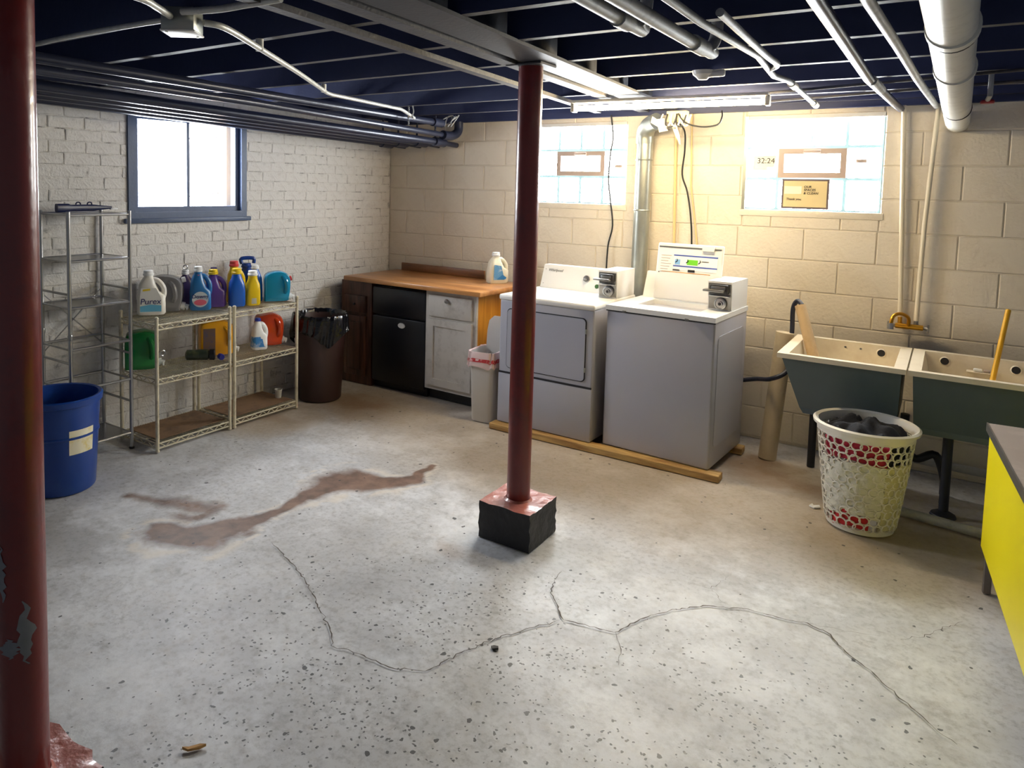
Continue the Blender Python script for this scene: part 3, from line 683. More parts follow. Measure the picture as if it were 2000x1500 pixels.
# ============================================================ DRYER AND WASHER
m_shadedwhite = mat('shade_greyed_enamel_scuffed', (172, 172, 182), .3, var=.04, scale=4, dirt=(180, 172, 160), dscale=3, damt=.2)  # cabinet enamel greyed so the shade on its fronts is painted in
m_groove = mat('dark_seam', (28, 28, 32), .6)
m_coin = mat('worn_steel', (140, 138, 135), .35, .85, var=.25, scale=30)
m_dark = mat('dark_slot', (30, 28, 30), .5)
def coin_box(par, x0, x1, y0, y1, z0, z1):
    c = thing('x', 'x', 'x'); bpy.data.objects.remove(c)
    MB().prism([(y0+.015, z0), (y1, z0), (y1, z1), (y0-.0, z1)], x0, x1, 'x').build('coin_box', m_white, par, smooth=0, label='white coin box with steel coin slide and lock')
    p = bpy.data.objects.new('coin_panel', MB().add([(x0+.006, y0+.012, z0+.008), (x1-.006, y0+.012, z0+.008), (x1-.006, y0-.004, z1-.012), (x0+.006, y0-.004, z1-.012), (x0+.006, y0+.03, z0+.008), (x1-.006, y0+.03, z0+.008), (x1-.006, y0+.02, z1-.012), (x0+.006, y0+.02, z1-.012)], [(0,1,2,3),(0,4,5,1),(1,5,6,2),(2,6,7,3),(3,7,4,0),(4,7,6,5)]).mesh('coin_panel', 0)); COL.objects.link(p); p.parent = par; p.data.materials.append(m_coin)
    w = x1-x0; xm = (x0+x1)/2; zm = (z0+z1)/2
    MB().rbox(x0-.012, x1-.03, y0-.06, y0+.0, zm+.028, zm+.042, .004, 2).build('coin_slide', m_coin, p)
    MB().rbox(x0+.02, x1-.015, y0-.03, y0+.0, zm+.015, zm+.072, .006, 2).build('slide_head', m_dark, p)
    MB().rbox(x0+.03, x1-.03, y0-.034, y0-.02, zm+.042, zm+.062, .004, 2).build('slide_plate', m_chrome, p)
    MB().rbox(x0+.008, x1-.008, y0-.012, y0+.004, zm-.004, zm+.006, .003, 2).build('divider_bar', m_chrome, p)
    rot = Matrix.Translation((xm+.008, y0+.002, zm-.046)) @ Matrix.Rotation(H, 4, 'X')
    MB().lathe([(.038, 0), (.036, .012), (.028, .014), (.027, .008), (.016, .008), (.015, .018), (.004, .018)], 24).move(rot).build('lock_ring', m_chrome, p)
    MB().lathe([(.010, .018), (.008, .021)], 12).move(rot).build('keyhole', m_dark, p)

dw, dh, dd = .70, .892, .66
dry = thing('dryer', 'white front-loading dryer with round knob on its back panel, beside the washer', 'dryer', (1.712, -.892, .042), -.03)
MB().rbox(0, dw, 0, dd, 0, dh-.035, .012, 3).build('cabinet', m_shadedwhite, dry)
MB().rbox(-.006, dw+.006, -.012, dd, dh-.04, dh, .014, 3).build('top_panel', m_white, dry)
MB().rbox(.001, dw-.001, -.0045, .01, .002, .345, .004, 2).build('lower_panel', m_shadedwhite, dry)
MB().box(.004, dw-.004, -.003, .01, .345, .358).build('panel_seam', m_groove, dry, smooth=0)
gd = MB(); 
def rrect(x0, x1, z0, z1, r, n=6):
    out = []
    for cx, cz, a0 in ((x1-r, z0+r, -90), (x1-r, z1-r, 0), (x0+r, z1-r, 90), (x0+r, z0+r, 180)):
        for k in range(n+1): a = math.radians(a0+90*k/n); out.append((cx+r*math.cos(a), cz+r*math.sin(a)))
    return out
door = MB().prism(rrect(.06, dw-.05, .385, .80, .03), -.003, .01, 'y').build('door_gasket', m_groove, dry)
dob = MB().prism(rrect(.066, dw-.056, .391, .794, .026), -.009, .008, 'y').build('door', m_shadedwhite, dry)
MB().rbox(dw-.058, dw-.046, -.012, .0, .70, .73, .003, 2).build('door_hinge', m_galv, dry); MB().rbox(dw-.058, dw-.046, -.012, .0, .45, .48, .003, 2).build('door_hinge', m_galv, dry)
cb = MB().prism([(.50, dh), (dd-.02, dh), (dd-.02, dh+.165), (.565, dh+.165)], .03, dw-.03, 'x').build('control_panel', m_white, dry, smooth=0)
lean = math.atan2(.065, .165)
MB().lathe([(.024, 0), (.022, .014), (.0, .016)], 18).move(Matrix.Translation((.39, .529, dh+.09)) @ Matrix.Rotation(H-lean, 4, 'X')).build('knob', m_coin, dry)
MB().rbox(.382, .398, .48, .525, dh+.083, dh+.093, .003, 2).build('knob_pointer', m_coin, dry)
MB().lathe([(.016, 0), (.014, .006)], 16).move(Matrix.Translation((.475, .515, dh+.045)) @ Matrix.Rotation(H-lean, 4, 'X')).build('start_button', mat('green_button', (60, 95, 55), .4), dry)
text('lettering', 'Whirlpool', .028, m_coin, dry, (.13, .548, dh+.128), (H-lean, 0, 0), italic=.3)
for z_ in (.03, .13): MB().lathe([(.004, 0), (.004, .003)], 8).move(Matrix.Translation((.05, .503+.065*z_/.165, dh+z_)) @ Matrix.Rotation(H, 4, 'X')).build('screw', m_coin, dry)
coin_box(dry, dw-.135, dw-.002, .335, .64, dh, dh+.185)

ww, wh, wd = .672, .900, .62
was = thing('washer', 'white top-loading washer with its lid standing open and instruction label', 'washer', (2.478, -.875, .042), -.062)
MB().rbox(0, ww, 0, wd, 0, wh-.03, .012, 3).build('cabinet', m_shadedwhite, was)
# top deck with opening
tp = MB(); ox0, ox1, oy0, oy1 = .13, .53, .16, .44
for a in ((-.004, ox0, -.012, wd), (ox1, ww+.004, -.012, wd), (ox0, ox1, -.012, oy0), (ox0, ox1, oy1, wd)): tp.box(a[0], a[1], a[2], a[3], wh-.03, wh)
tp.build('top_deck', m_white, was, smooth=0)
MB().box(-.002, ww+.002, -.006, .004, wh-.038, wh-.03).build('deck_seam', m_groove, was, smooth=0)
MB().lathe([(.10, wh-.30), (.185, wh-.26), (.19, wh-.03)], 28, c=((ox0+ox1)/2, (oy0+oy1)/2, 0), cap1=False).build('tub', mat('grey_tub', (150, 148, 145), .4), was)
for x_ in (.12, .51): MB().rbox(x_-.012, x_+.012, -.016, -.004, wh-.034, wh-.024, .003, 2).build('deck_clip', m_coin, was)
for (a, b, c, d) in ((.06, wd-.07, .12, wh-.12), (.09, wd-.10, .16, wh-.16)):
    MB().prism(rrect(a, b, c, d, .03), ww-.002, ww+.004 if a < .07 else ww+.0005, 'x').build('side_panel_emboss', m_shadedwhite, was)
pn = MB().prism([(.50, wh), (wd-.02, wh), (wd-.02, wh+.17), (.565, wh+.17)], .02, ww-.02, 'x').build('control_panel', m_white, was, smooth=0)
# open lid
lid = MB().rbox(0, .43, -.012, .012, 0, .375, .010, 3)
lm = Matrix.Translation((.115, .455, wh+.005)) @ Matrix.Rotation(math.radians(-9), 4, 'X')
lo = lid.move(lm).build('lid', m_white, was, label='open white lid with printed label')
def onlid(mb, name, m): return mb.move(lm).build(name, m, lo, smooth=0)
onlid(MB().box(.012, .418, -.016, -.011, .345, .353), 'lid_channel', m_coin)
onlid(MB().box(.30, .375, -.030, -.010, .334, .366), 'lid_catch', m_white)
onlid(MB().box(.115, .40, -.0145, -.011, .20, .305), 'label_sheet', mat('label_white', (238, 238, 234), .6))
mb_ = mat('label_blue', (70, 90, 170), .6)
for z_ in (.292, .222): onlid(MB().box(.115, .40, -.0155, -.012, z_, z_+.009), 'label_stripe', mb_)
onlid(MB().box(.205, .275, -.0155, -.012, .238, .272), 'label_picture', mat('label_green', (110, 200, 40), .6))
onlid(MB().box(.125, .16, -.0155, -.012, .235, .27), 'label_picture', mat('label_sky', (130, 180, 225), .6))
onlid(MB().box(.30, .345, -.0155, -.012, .262, .268), 'label_picture', m_coin)
onlid(MB().box(.115, .16, -.0155, -.012, .195, .205), 'label_mark', m_coin); onlid(MB().box(.215, .26, -.0155, -.012, .192, .207), 'label_mark', m_dark)
for k in range(7): onlid(MB().box(.03, .10-.01*(k % 3), -.0135, -.0115, .29-.018*k, .293-.018*k), 'print_line', m_vent)
onlid(MB().box(.04, .36, -.0135, -.0115, .183, .187), 'rust_streak', mat('orange_rust', (215, 150, 60), .6))
onlid(MB().box(.02, .026, -.0145, -.0115, .176, .182), 'lid_screw', m_dark)
for x_ in (.13, .20, .28): onlid(MB().tube([(x_, -.016, .25), (x_+.012, -.016, .262), (x_+.008, -.016, .272)], .003, 6), 'label_drawing', m_dark)
coin_box(was, ww-.145, ww-.001, .28, wd-.02, wh, wh+.178)
# wooden runners under the machines
m_run = wood('raw_pine', (150, 110, 60), (205, 170, 105), .6, 4, 0, 10)
tag(MB().rbox(1.69, 3.22, -.05, .04, 0, .040, .003, 1).move(Matrix.Translation((0, -.915, 0))).build('timber_runner', m_run), 'raw wooden runner under the front edge of washer and dryer', 'board')
tag(MB().rbox(1.62, 3.22, -.045, .045, 0, .040, .003, 1).move(Matrix.Translation((0, -.36, 0))).build('timber_runner', m_run), 'raw wooden runner under the rear of washer and dryer', 'board')

# ============================================================ COUNTER RUN
m_cw = wood('oak_laminate', (150, 96, 52), (196, 140, 84), .28, 2.2, 0, 7)
m_cwd = wood('dark_oak_laminate', (104, 66, 38), (150, 102, 62), .35, 2.2, 0, 7)
ct = thing('countertop', 'brown wood-grain countertop with short backsplash on the cabinets', 'countertop', (.02, -.70, .868), -.035)
MB().rbox(.09, 1.46, -.03, .66, 0, .037, .008, 2).build('slab', m_cw, ct)
MB().rbox(.16, 1.05, .635, .66, .037, .105, .005, 2).build('backsplash', m_cwd, ct)
m_brown = wood('dark_walnut', (62, 36, 26), (104, 64, 48), .4, 3, 2, 8)
m_blackenamel = mat('black_enamel', (20, 20, 26), .35, var=.1)  # plain black finish for the appliance and the toe kick
bc = thing('brown_cabinet', 'dark brown narrow cabinet with one drawer above a door, by the brick wall', 'cabinet', (.035, -.668, 0))
MB().box(0, .33, 0, .60, .0, .86).build('carcass', m_brown, bc, smooth=0)
dwr = MB().rbox(.045, .275, -.018, .002, .60, .745, .006, 2).build('drawer', m_brown, bc); MB().lathe([(.008, 0), (.010, .012), (.004, .02)], 12).move(Matrix.Translation((.16, -.017, .67)) @ Matrix.Rotation(H, 4, 'X')).build('knob', m_dark, dwr)
drr = MB().rbox(.045, .275, -.018, .002, .07, .575, .006, 2).build('door', m_brown, bc); MB().rbox(.085, .235, -.026, -.015, .12, .525, .01, 2).build('door_panel', m_brown, drr)
fg = thing('black_appliance', 'black box appliance with white oval badge between brown and white cabinets', 'appliance', (.372, -.66, 0))
MB().rbox(0, .545, .03, .58, .0, .84, .006, 2).build('body', m_blackenamel, fg)
MB().rbox(.006, .54, -.01, .03, .06, .60, .008, 2).build('lower_door', m_blackenamel, fg); MB().rbox(.006, .54, -.01, .03, .615, .835, .008, 2).build('upper_door', m_blackenamel, fg)
MB().lathe([(.036, 0), (.033, .006), (.0, .007)], 20).move(Matrix.Translation((.31, -.011, .545)) @ Matrix.Rotation(H, 4, 'X') @ Matrix.Diagonal((1, .62, 1, 1))).build('badge', m_white, fg)
m_oldw = mat('worn_white_paint', (196, 190, 182), .5, var=.08, scale=7, dirt=(135, 125, 112), dscale=9, damt=.45)
m_orange = wood('orange_pine_side', (196, 126, 36), (228, 160, 60), .4, 3, 2, 6)
wc = thing('white_cabinet', 'worn white cabinet with drawer and panel door, orange wooden side', 'cabinet', (.925, -.675, 0), -.03)
MB().box(.004, .455, .02, .58, .10, .862).build('carcass', m_oldw, wc, smooth=0)
MB().box(.0, .45, .07, .56, 0, .10).build('toe_kick', m_blackenamel, wc, smooth=0)
MB().box(.455, .469, .015, .58, .0, .862).build('side_panel', m_orange, wc, smooth=0, label='orange wooden side')
MB().box(0, .47, .0, .022, .09, .862).build('face_frame', m_oldw, wc, smooth=0)
d1 = MB().rbox(.035, .435, -.018, .002, .665, .83, .006, 2).build('drawer', m_oldw, wc)
MB().lathe([(.012, 0), (.018, .016), (.014, .024), (.0, .026)], 16).move(Matrix.Translation((.215, -.016, .795)) @ Matrix.Rotation(H, 4, 'X')).build('knob', m_chrome, d1)
d2 = MB(); frame(d2, .03, .44, .125, .645, .055, -.02, .0); d2.v = [(p[1], p[0], p[2]) for p in d2.v]
dd2 = d2.build('door', m_oldw, wc, smooth=0); MB().box(.08, .39, -.010, .0, .175, .595).build('door_panel', m_oldw, dd2, smooth=0)

# ============================================================ JUGS AND BOTTLES
def plastic(name, col, rough=.3, tr=0): return mat(name, col, rough, var=.05, scale=6, trans=tr, spec=.5)
P_white = plastic('white_hdpe', (232, 228, 218)); P_cap = plastic('white_cap', (238, 238, 236), .35)
def jug(name, label, cat, loc, rz, w, d, h, body, cap, capr=.024, handle=True, band=None, sheet=None, group=None, neck=.2, hside=1):
    t = thing(name, label, cat, loc, rz, group); a, b = d/2, w/2; hh = h*(1-neck*.75); o = -hside*.24*b
    secs = [(0, 0, 0, a*.9, b*.9, 3.5), (0, 0, .012, a, b, 4), (0, 0, hh*.50, a, b*.98, 4)]
    if handle:
        secs += [(0, o*.7, hh*.60, a*.97, b*.74, 3.5), (0, o*1.15, hh*.80, a*.86, b*.58, 3), (0, o*.9, hh*.93, a*.6, b*.45, 2.4), (0, o*.75, hh*1.0, capr*1.05, capr*1.05, 2), (0, o*.75, h-h*neck*.45, capr, capr, 2)]
    else:
        o = 0; secs += [(0, 0, hh*.74, a*.95, b*.92, 3.2), (0, 0, hh*.90, a*.72, b*.66, 2.6), (0, 0, hh, capr*1.1, capr*1.1, 2), (0, 0, h-h*neck*.45, capr, capr, 2)]
    MB().loft(secs, 28).build('bottle_body', body, t, 50)
    if handle:
        s = hside
        MB().tube(bez([(0, o+s*b*.25, hh*.93), (0, s*b*.42, hh*.90), (0, s*b*.80, hh*.74), (0, s*b*.88, hh*.56), (0, s*b*.80, hh*.42)], 5), min(.016, a*.42), 10).build('handle', body, t)
    MB().lathe([(capr*1.22, 0), (capr*1.25, .012), (capr*1.12, .015), (capr*1.08, h*neck*.55), (capr*.95, h*neck*.6)], 20, c=(0, o*.75, h-h*neck*.6)).build('cap', cap, t)
    if sheet:
        m, z0, z1, wf = sheet
        MB().loft([(0.0, -hside*.05*b*(handle), hh*z0, a*1.012, b*wf, 4), (0.0, -hside*.2*b*(handle), hh*z1, a*1.005, b*wf*(.78 if handle else 1), 4)], 28).build('wrap_label', m, t, 50)
    return t
ZT, ZM = .803, .468
# --- top shelf
t = jug('detergent_jug', 'white detergent jug with Purex lettering and blue wave label beside the rack', 'jug', (.045, -2.475, ZT), -.60, .175, .10, .285, P_white, P_cap, .027, sheet=None)
MB().add([(.0515,-.068,.02),(.0515,.062,.02),(.0515,.062,.105),(.0515,-.068,.105),(.052,.03,.175),(.052,-.06,.175)], [(0,1,2,3),(3,2,4,5)]).build('front_label', mat('label_ivory', (236, 236, 232), .5), t, smooth=0)
MB().add([(.0522,-.066,.024),(.0522,.060,.024),(.0522,.060,.062),(.0522,0,.070),(.0522,-.066,.060)], [(0,1,2,3,4)]).build('label_wave', mat('label_cyan', (110, 190, 225), .5), t, smooth=0)
MB().add([(.0524,-.05,.155),(.0524,-.005,.16),(.0524,-.005,.172),(.0524,-.05,.168)], [(0,1,2,3)]).build('label_flash', mat('label_yellow', (235, 205, 50), .5), t, smooth=0)
text('lettering', 'Purex', .052, m_bluetext, t, (.053, -.004, .088), (H, 0, H), italic=.12)
P_grey = plastic('smoky_grey_plastic', (120, 118, 118), .25, 0); P_clear = plastic('clear_white_plastic', (215, 215, 212), .25)
def dispenser(name, label, loc, rz, w, d, h, body, capm, cap2=None, droop=.18, capz=.8, big=False, flip=1):
    # jug lying on its back with a spigot low at the front end (local +y)
    t = thing(name, label, 'jug', loc, rz); a, b = d/2, w/2
    prof = []
    n = 12
    poly = [(-b, .0), (b*.70, .0), (b*.86, h*.10), (b*.97, h*.35), (b, h*.62), (b*.93, h*.80), (b*.72, h*.93), (b*.25, h), (-b*.35, h*.985), (-b*.8, h*(.96-droop*.4)), (-b*.98, h*(.86-droop)), (-b, h*.4)]
    sm = bez([(p[0], p[1], 0) for p in poly]+[(poly[0][0], poly[0][1], 0)], 3)[:-1]; pts = [(p.x*flip, p.y) for p in sm]
    secs = ((-a, .90), (-a*.92, .97), (-a*.7, 1.0), (a*.7, 1.0), (a*.92, .97), (a, .90)); vs = []; k = len(pts); cz = h*.48
    for xx, s in secs: vs += [(xx, p[0]*s, max(0, cz+(p[1]-cz)*s-(0 if p[1] > .02*h else 0))) for p in pts]
    fs = [(i*k+j, i*k+(j+1) % k, (i+1)*k+(j+1) % k, (i+1)*k+j) for i in range(5) for j in range(k)]+[tuple(range(k)), tuple(5*k+j for j in range(k))]
    MB().add(vs, fs).build('jug_body', body, t, 40)
    # grip groove: raised handle bar on the front side
    MB().tube(bez([(a*.8, flip*b*.35, h*.84), (a*1.12, flip*b*.58, h*.70), (a*1.12, flip*b*.66, h*.45), (a*.8, flip*b*.55, h*.28)], 5), .016, 10).build('handle', body, t)
    # spigot
    s0 = Vector((0, flip*b*.9, h*.14))
    MB().tube([s0+Vector((0, -flip*.01, .0)), s0+Vector((0, flip*.022, -.006))], .026, 18).build('spigot_collar', capm, t)
    sp = MB().tube([s0+Vector((0, flip*.02, -.004)), s0+Vector((0, flip*.045, -.01))], .015, 14).build('spigot', capm, t)
    MB().rbox(s0.x-.018, s0.x+.018, s0.y+flip*.036-.006, s0.y+flip*.036+.006, s0.z-.028, s0.z+.0, .004, 2).build('push_tab', capm, sp)
    if cap2:
        q = Vector((0, flip*b*.93, h*capz)); MB().tube([q, q+Vector((0, flip*.022, .006))], .018, 16).build('vent_cap', cap2, t)
    return t
dispenser('detergent_dispenser', 'smoky grey dispenser jug with white spigot and vent cap beside the Purex jug', (-.015, -2.345, ZT), -.75, .25, .12, .235, P_grey, P_cap, P_cap, droop=.32, capz=.86)
P_ltblue = plastic('softener_blue', (42, 110, 170), .25)
t = jug('softener_bottle', 'light blue softener bottle with Downy label and white cap', 'bottle', (.13, -2.165, ZT), -.55, .14, .09, .292, P_ltblue, P_cap, .024, neck=.2)
MB().tube([(0, -.014, .222), (0, -.014, .238)], .027, 18).build('pink_collar', plastic('pink_plastic', (214, 90, 110)), t)
lb = MB().lathe([(.052, 0), (.052, .002)], 26).move(Matrix.Translation((.0455, -.004, .075)) @ Matrix.Rotation(H, 4, 'Y')).build('front_label', mat('label_pale', (190, 200, 206), .5), t)
MB().lathe([(.04, 0), (.04, .0015)], 24).move(Matrix.Translation((.0478, -.004, .055)) @ Matrix.Rotation(H, 4, 'Y') @ Matrix.Diagonal((.5, 1, 1, 1))).build('label_flower', mat('label_rose', (214, 100, 120), .5), t)
text('lettering', 'Downy', .036, m_bluetext, t, (.0492, -.004, .094), (H, 0, H))
P_purple = plastic('purple_plastic', (88, 58, 140), .28); P_yel = plastic('yellow_plastic', (236, 200, 24), .3); P_blue = plastic('bright_blue_plastic', (24, 92, 190), .25)
P_red = plastic('red_plastic', (205, 60, 60), .35); P_navy = plastic('navy_blue_plastic', (24, 62, 140), .25)
jug('detergent_bottle', 'purple bottle with a yellow cap and moulded grip', 'bottle', (.10, -2.02, ZT), -.5, .14, .085, .258, P_purple, P_yel, .027, neck=.22)
jug('detergent_bottle', 'bright blue round bottle with a yellow cap', 'bottle', (.185, -1.905, ZT), -.45, .11, .10, .262, P_blue, P_yel, .028, handle=False, neck=.24)
jug('detergent_jug', 'yellow jug with a square red cap standing behind the others', 'jug', (.07, -1.82, ZT), -.4, .125, .09, .300, P_yel, P_red, .027, neck=.22)
jug('detergent_bottle', 'slim yellow bottle with a white screw cap and grey label', 'bottle', (.235, -1.805, ZT), -.45, .100, .075, .243, P_yel, P_cap, .028, handle=False, neck=.24, sheet=(mat('label_grey_patch', (190, 186, 170), .5), .06, .26, .70))
t = jug('detergent_jug', 'tall navy blue jug with a handled blue cap', 'jug', (.02, -1.665, ZT), -.4, .14, .10, .27, P_navy, P_navy, .03, neck=.2)
MB().tube(bez([(0, -.045, .265), (0, -.048, .302), (0, .038, .302), (0, .042, .266)], 5), .014, 8).build('cap_handle', P_navy, t)
jug('detergent_bottle', 'plain blue bottle with a white cap between yellow bottle and turquoise dispenser', 'bottle', (.115, -1.68, ZT), -.4, .10, .08, .262, P_blue, P_cap, .022, handle=False, neck=.18)
t = jug('cleaner_bottle', 'dark violet bottle with a metal ring cap behind the grey dispenser', 'bottle', (-.03, -2.165, ZT), -.4, .12, .08, .255, plastic('dark_violet_plastic', (70, 55, 100)), P_cap, .02, handle=False, neck=.2)
MB().tube([(0, .014*math.cos(a), .272+.016*math.sin(a)) for a in np.linspace(0, 2*math.pi, 14)[:-1]], .004, 6, closed=True).build('cap_ring', m_chrome, t)
jug('softener_bottle', 'pink bottle with a purple cap standing behind the purple bottle', 'bottle', (-.025, -1.935, ZT), -.4, .09, .07, .255, plastic('pink_bottle_plastic', (205, 100, 120)), plastic('violet_cap', (60, 40, 130)), .02, handle=False, neck=.22)
P_cyan = mat('turquoise_clear_plastic', (24, 160, 205), .15, var=.05, trans=.35)
dispenser('detergent_dispenser', 'turquoise clear dispenser jug with a red vent cap at the shelf end', (.205, -1.555, ZT), -.55, .185, .12, .215, P_cyan, P_cap, P_red, droop=.12, capz=.72)
# --- middle shelf
P_green = plastic('dark_green_plastic', (14, 112, 48), .22); P_org = plastic('golden_yellow_plastic', (235, 165, 20), .25); P_redor = mat('orange_red_plastic', (196, 62, 18), .2, var=.1)
dispenser('detergent_dispenser', 'dark green dispenser jug with a clear spigot on the middle shelf', (.045, -2.545, ZM), -.6, .20, .15, .24, P_green, P_clear, droop=.05)
t = dispenser('detergent_dispenser', 'golden yellow dispenser jug with clear spigot cap on the middle shelf', (.09, -2.00, ZM+.0), -.5, .235, .13, .235, P_org, P_clear, P_clear, droop=.02, capz=.80)
MB().box(.0655, .067, -.10, -.02, .04, .19).build('brown_label', mat('label_brown', (110, 84, 70), .5, dirt=(60, 70, 110), dscale=30, damt=.8), t, smooth=0)
t = thing('dark_bottle', 'dark green bottle lying on its side with a round black cap', 'bottle', (.17, -2.19, ZM+.037), -.75)
MB().lathe([(.02, -.10), (.035, -.09), (.036, .04), (.026, .055)], 22).move(Matrix.Rotation(-H, 4, 'X')).build('bottle_body', mat('dark_olive_plastic', (36, 46, 34), .3, dirt=(120, 120, 80), dscale=14, damt=.5), t)
MB().lathe([(.036, .055), (.037, .085), (.030, .09)], 22).move(Matrix.Rotation(-H, 4, 'X')).build('cap', m_black, t)
tag(MB().lathe([(.02, 0), (.021, .03), (.017, .038)], 18).move(Matrix.Rotation(H, 4, 'Y') @ Matrix.Rotation(.3, 4, 'X')).build('loose_cap', plastic('cobalt_cap', (40, 50, 165))), 'loose cobalt blue bottle cap on the middle shelf', 'cap').location = (.245, -2.095, ZM+.021)
t = jug('bleach_jug', 'small white bleach jug with blue wrap label and blue cap', 'jug', (.20, -1.715, ZM), -.45, .11, .085, .225, P_cap, plastic('royal_blue_cap', (30, 50, 160)), .018, neck=.16, sheet=(mat('label_bleach', (52, 130, 200), .4, dirt=(225, 235, 240), dscale=22, damt=.8), .10, .48, 1.01))
dispenser('detergent_dispenser', 'orange-red dispenser jug with pale spigot at the end of the middle shelf', (.13, -1.565, ZM), -.5, .20, .13, .235, P_redor, P_clear, droop=.1)
cu = thing('plastic_cup', 'small frosted plastic cup on the bottom wire shelf', 'cup', (.20, -1.53, .068))
MB().lathe([(.022, 0), (.027, .062), (.025, .062), (.020, .004)], 20).build('cup_wall', mat('frosted_plastic', (205, 200, 188), .4), cu)
MB().lathe([(.0285, .058), (.0285, .064), (.026, .064), (.026, .058)], 20, cap0=False, cap1=False).build('cup_lip', MATS['frosted_plastic'], cu)
# --- jug on the counter
t = jug('detergent_jug', 'white detergent jug with blue label standing on the brown countertop', 'jug', (1.30, -.24, .906), -.60, .17, .10, .245, plastic('ivory_hdpe', (228, 222, 200)), P_cap, .027, neck=.2)
MB().add([(.0515,-.055,.03),(.0515,.04,.03),(.0515,.01,.14),(.0515,-.05,.15)], [(0,1,2,3)]).build('front_label', mat('label_sky_blue', (90, 150, 200), .5, dirt=(225, 230, 232), dscale=25, damt=.8), t, smooth=0)
MB().add([(.0525,-.03,.035),(.0525,.05,.035),(.0525,.055,.05),(.0525,.02,.07)], [(0,1,2,3)]).build('label_swoosh', mat('label_deep_blue', (40, 120, 190), .5), t, smooth=0)

# ============================================================ WIRE SHELF UNITS
def wire_unit(label, x0, y0, y1, x1):
    u = thing('wire_shelf_unit', label, 'shelf unit', (x0, y0, 0)); Wd, L_ = x1-x0, y1-y0
    for px, py in ((0, .012), (Wd, .012), (0, L_-.012), (Wd, L_-.012)):
        lg = MB().tube([(px, py, .02), (px, py, .83)], .0115, 12).build('upright', m_cwire, u)
        MB().lathe([(.006, 0), (.013, .003), (.013, .012), (.006, .022)], 12, c=(px, py, 0)).build('foot', m_cwire, lg)
        MB().lathe([(.013, .825), (.013, .832), (.008, .838)], 12, c=(px, py, 0)).build('end_cap', m_cwire, lg)
    for z in (.055, .452, .788):
        fr_ = MB()
        for px in (0, Wd):
            fr_.tube([(px, .012, z), (px, L_-.012, z)], .005, 6).tube([(px, .012, z-.03), (px, L_-.012, z-.03)], .005, 6)
            n_ = 14; zz = [(px, .03+(L_-.06)*i/n_, z-.002-(.026 if i % 2 else 0)) for i in range(n_+1)]; fr_.tube(zz, .0035, 5)
        for py in (.012, L_-.012):
            fr_.tube([(0, py, z), (Wd, py, z)], .005, 6).tube([(0, py, z-.03), (Wd, py, z-.03)], .005, 6)
            n_ = 8; zz = [(Wd*.04+Wd*.92*i/n_, py, z-.002-(.026 if i % 2 else 0)) for i in range(n_+1)]; fr_.tube(zz, .0035, 5)
        s = fr_.build('shelf_frame', m_cwire, u)
        g = MB(); k = 30
        for i in range(1, k): yy = .012+(L_-.024)*i/k; g.tube([(0, yy, z+.0055), (Wd, yy, z+.0055)], .0022, 5)
        for xx in (Wd*.33, Wd*.66): g.tube([(xx, .012, z+.001), (xx, L_-.012, z+.001)], .004, 6)
        g.build('shelf_wires', m_cwire, s)
    return u
wu1 = wire_unit('cream wire shelf unit holding the Purex jug and the green dispenser', -.045, -2.645, -2.075, .335)
wu2 = wire_unit('cream wire shelf unit holding the bleach jug, next to the brown bin', -.045, -2.06, -1.465, .335)
o = MB().tube([(.35, -2.60+.016*math.cos(a), .615+.016*math.sin(a)) for a in np.linspace(0, 2*math.pi, 16)[:-1]], .004, 6, closed=True).build('metal_ring', m_chrome); tag(o, 'small metal ring hooked on a wire shelf upright', 'ring')
# cardboard liners: rusty dust sheets on lower shelves
m_sheet = mat('brown_cardboard', (126, 98, 72), .8, var=.25, scale=8, dirt=(70, 52, 40), dscale=7, damt=.7)
for y0, y1, z, l_ in ((-2.60, -2.10, .0635, 'stained brown cardboard sheet on the bottom shelf under the green dispenser'), (-2.03, -1.49, .0635, 'stained brown cardboard sheet under the small frosted plastic cup')):
    tag(MB().box(-.02, .30, y0, y1, z, z+.003).build('shelf_liner', m_sheet, smooth=0), l_, 'cardboard')

# ============================================================ CHROME TOWER RACK
tr = thing('tower_rack', 'tall narrow chrome rack with glass shelves beside the brick wall', 'rack', (-.165, -3.06, 0))
TW, TL, TH_ = .31, .375, 1.475
for px, py in ((0, 0), (TW, 0), (0, TL), (TW, TL)):
    lg = MB().tube([(px, py, .006), (px, py, TH_)], .0115, 14).build('upright', m_chrome, tr)
    MB().lathe([(.015, 0), (.015, .01), (.011, .014)], 12, c=(px, py, 0)).build('foot', m_rubber, lg)
    MB().lathe([(.0125, .74), (.0145, .745), (.0145, .765), (.0125, .77)], 12, c=(px, py, 0)).build('joint_sleeve', m_chrome, lg)
m_shelfglass = mat('smoked_mesh_shelf', (120, 120, 120), .25, .6, var=.15, scale=30)
for z, k in ((.10, 1), (.44, 0), (.68, 0), (.92, 1), (1.19, 1), (1.455, 1)):
    f_ = MB().tube([(TW, 0, z), (TW, TL, z)], .008, 10).tube([(0, 0, z), (0, TL, z)], .008, 10).tube([(0, 0, z), (TW, 0, z)], .006, 8).tube([(0, TL, z), (TW, TL, z)], .006, 8).build('shelf_frame', m_chrome, tr)
    if k: MB().box(.008, TW-.008, .008, TL-.008, z-.002, z+.002).build('shelf_panel', m_shelfglass, f_, smooth=0)
for z in (.60, 1.0, .30):
    for py in (0, TL): MB().tube([(0, py, z+.0), (TW, py, z-.0)], .0075, 8).build('side_rail', m_chrome, tr)
MB().tube([(0, 0, .62), (0, TL, .98)], .004, 6).build('brace', m_chrome, tr); MB().tube([(0, TL, .62), (0, 0, .98)], .004, 6).build('brace', m_chrome, tr)
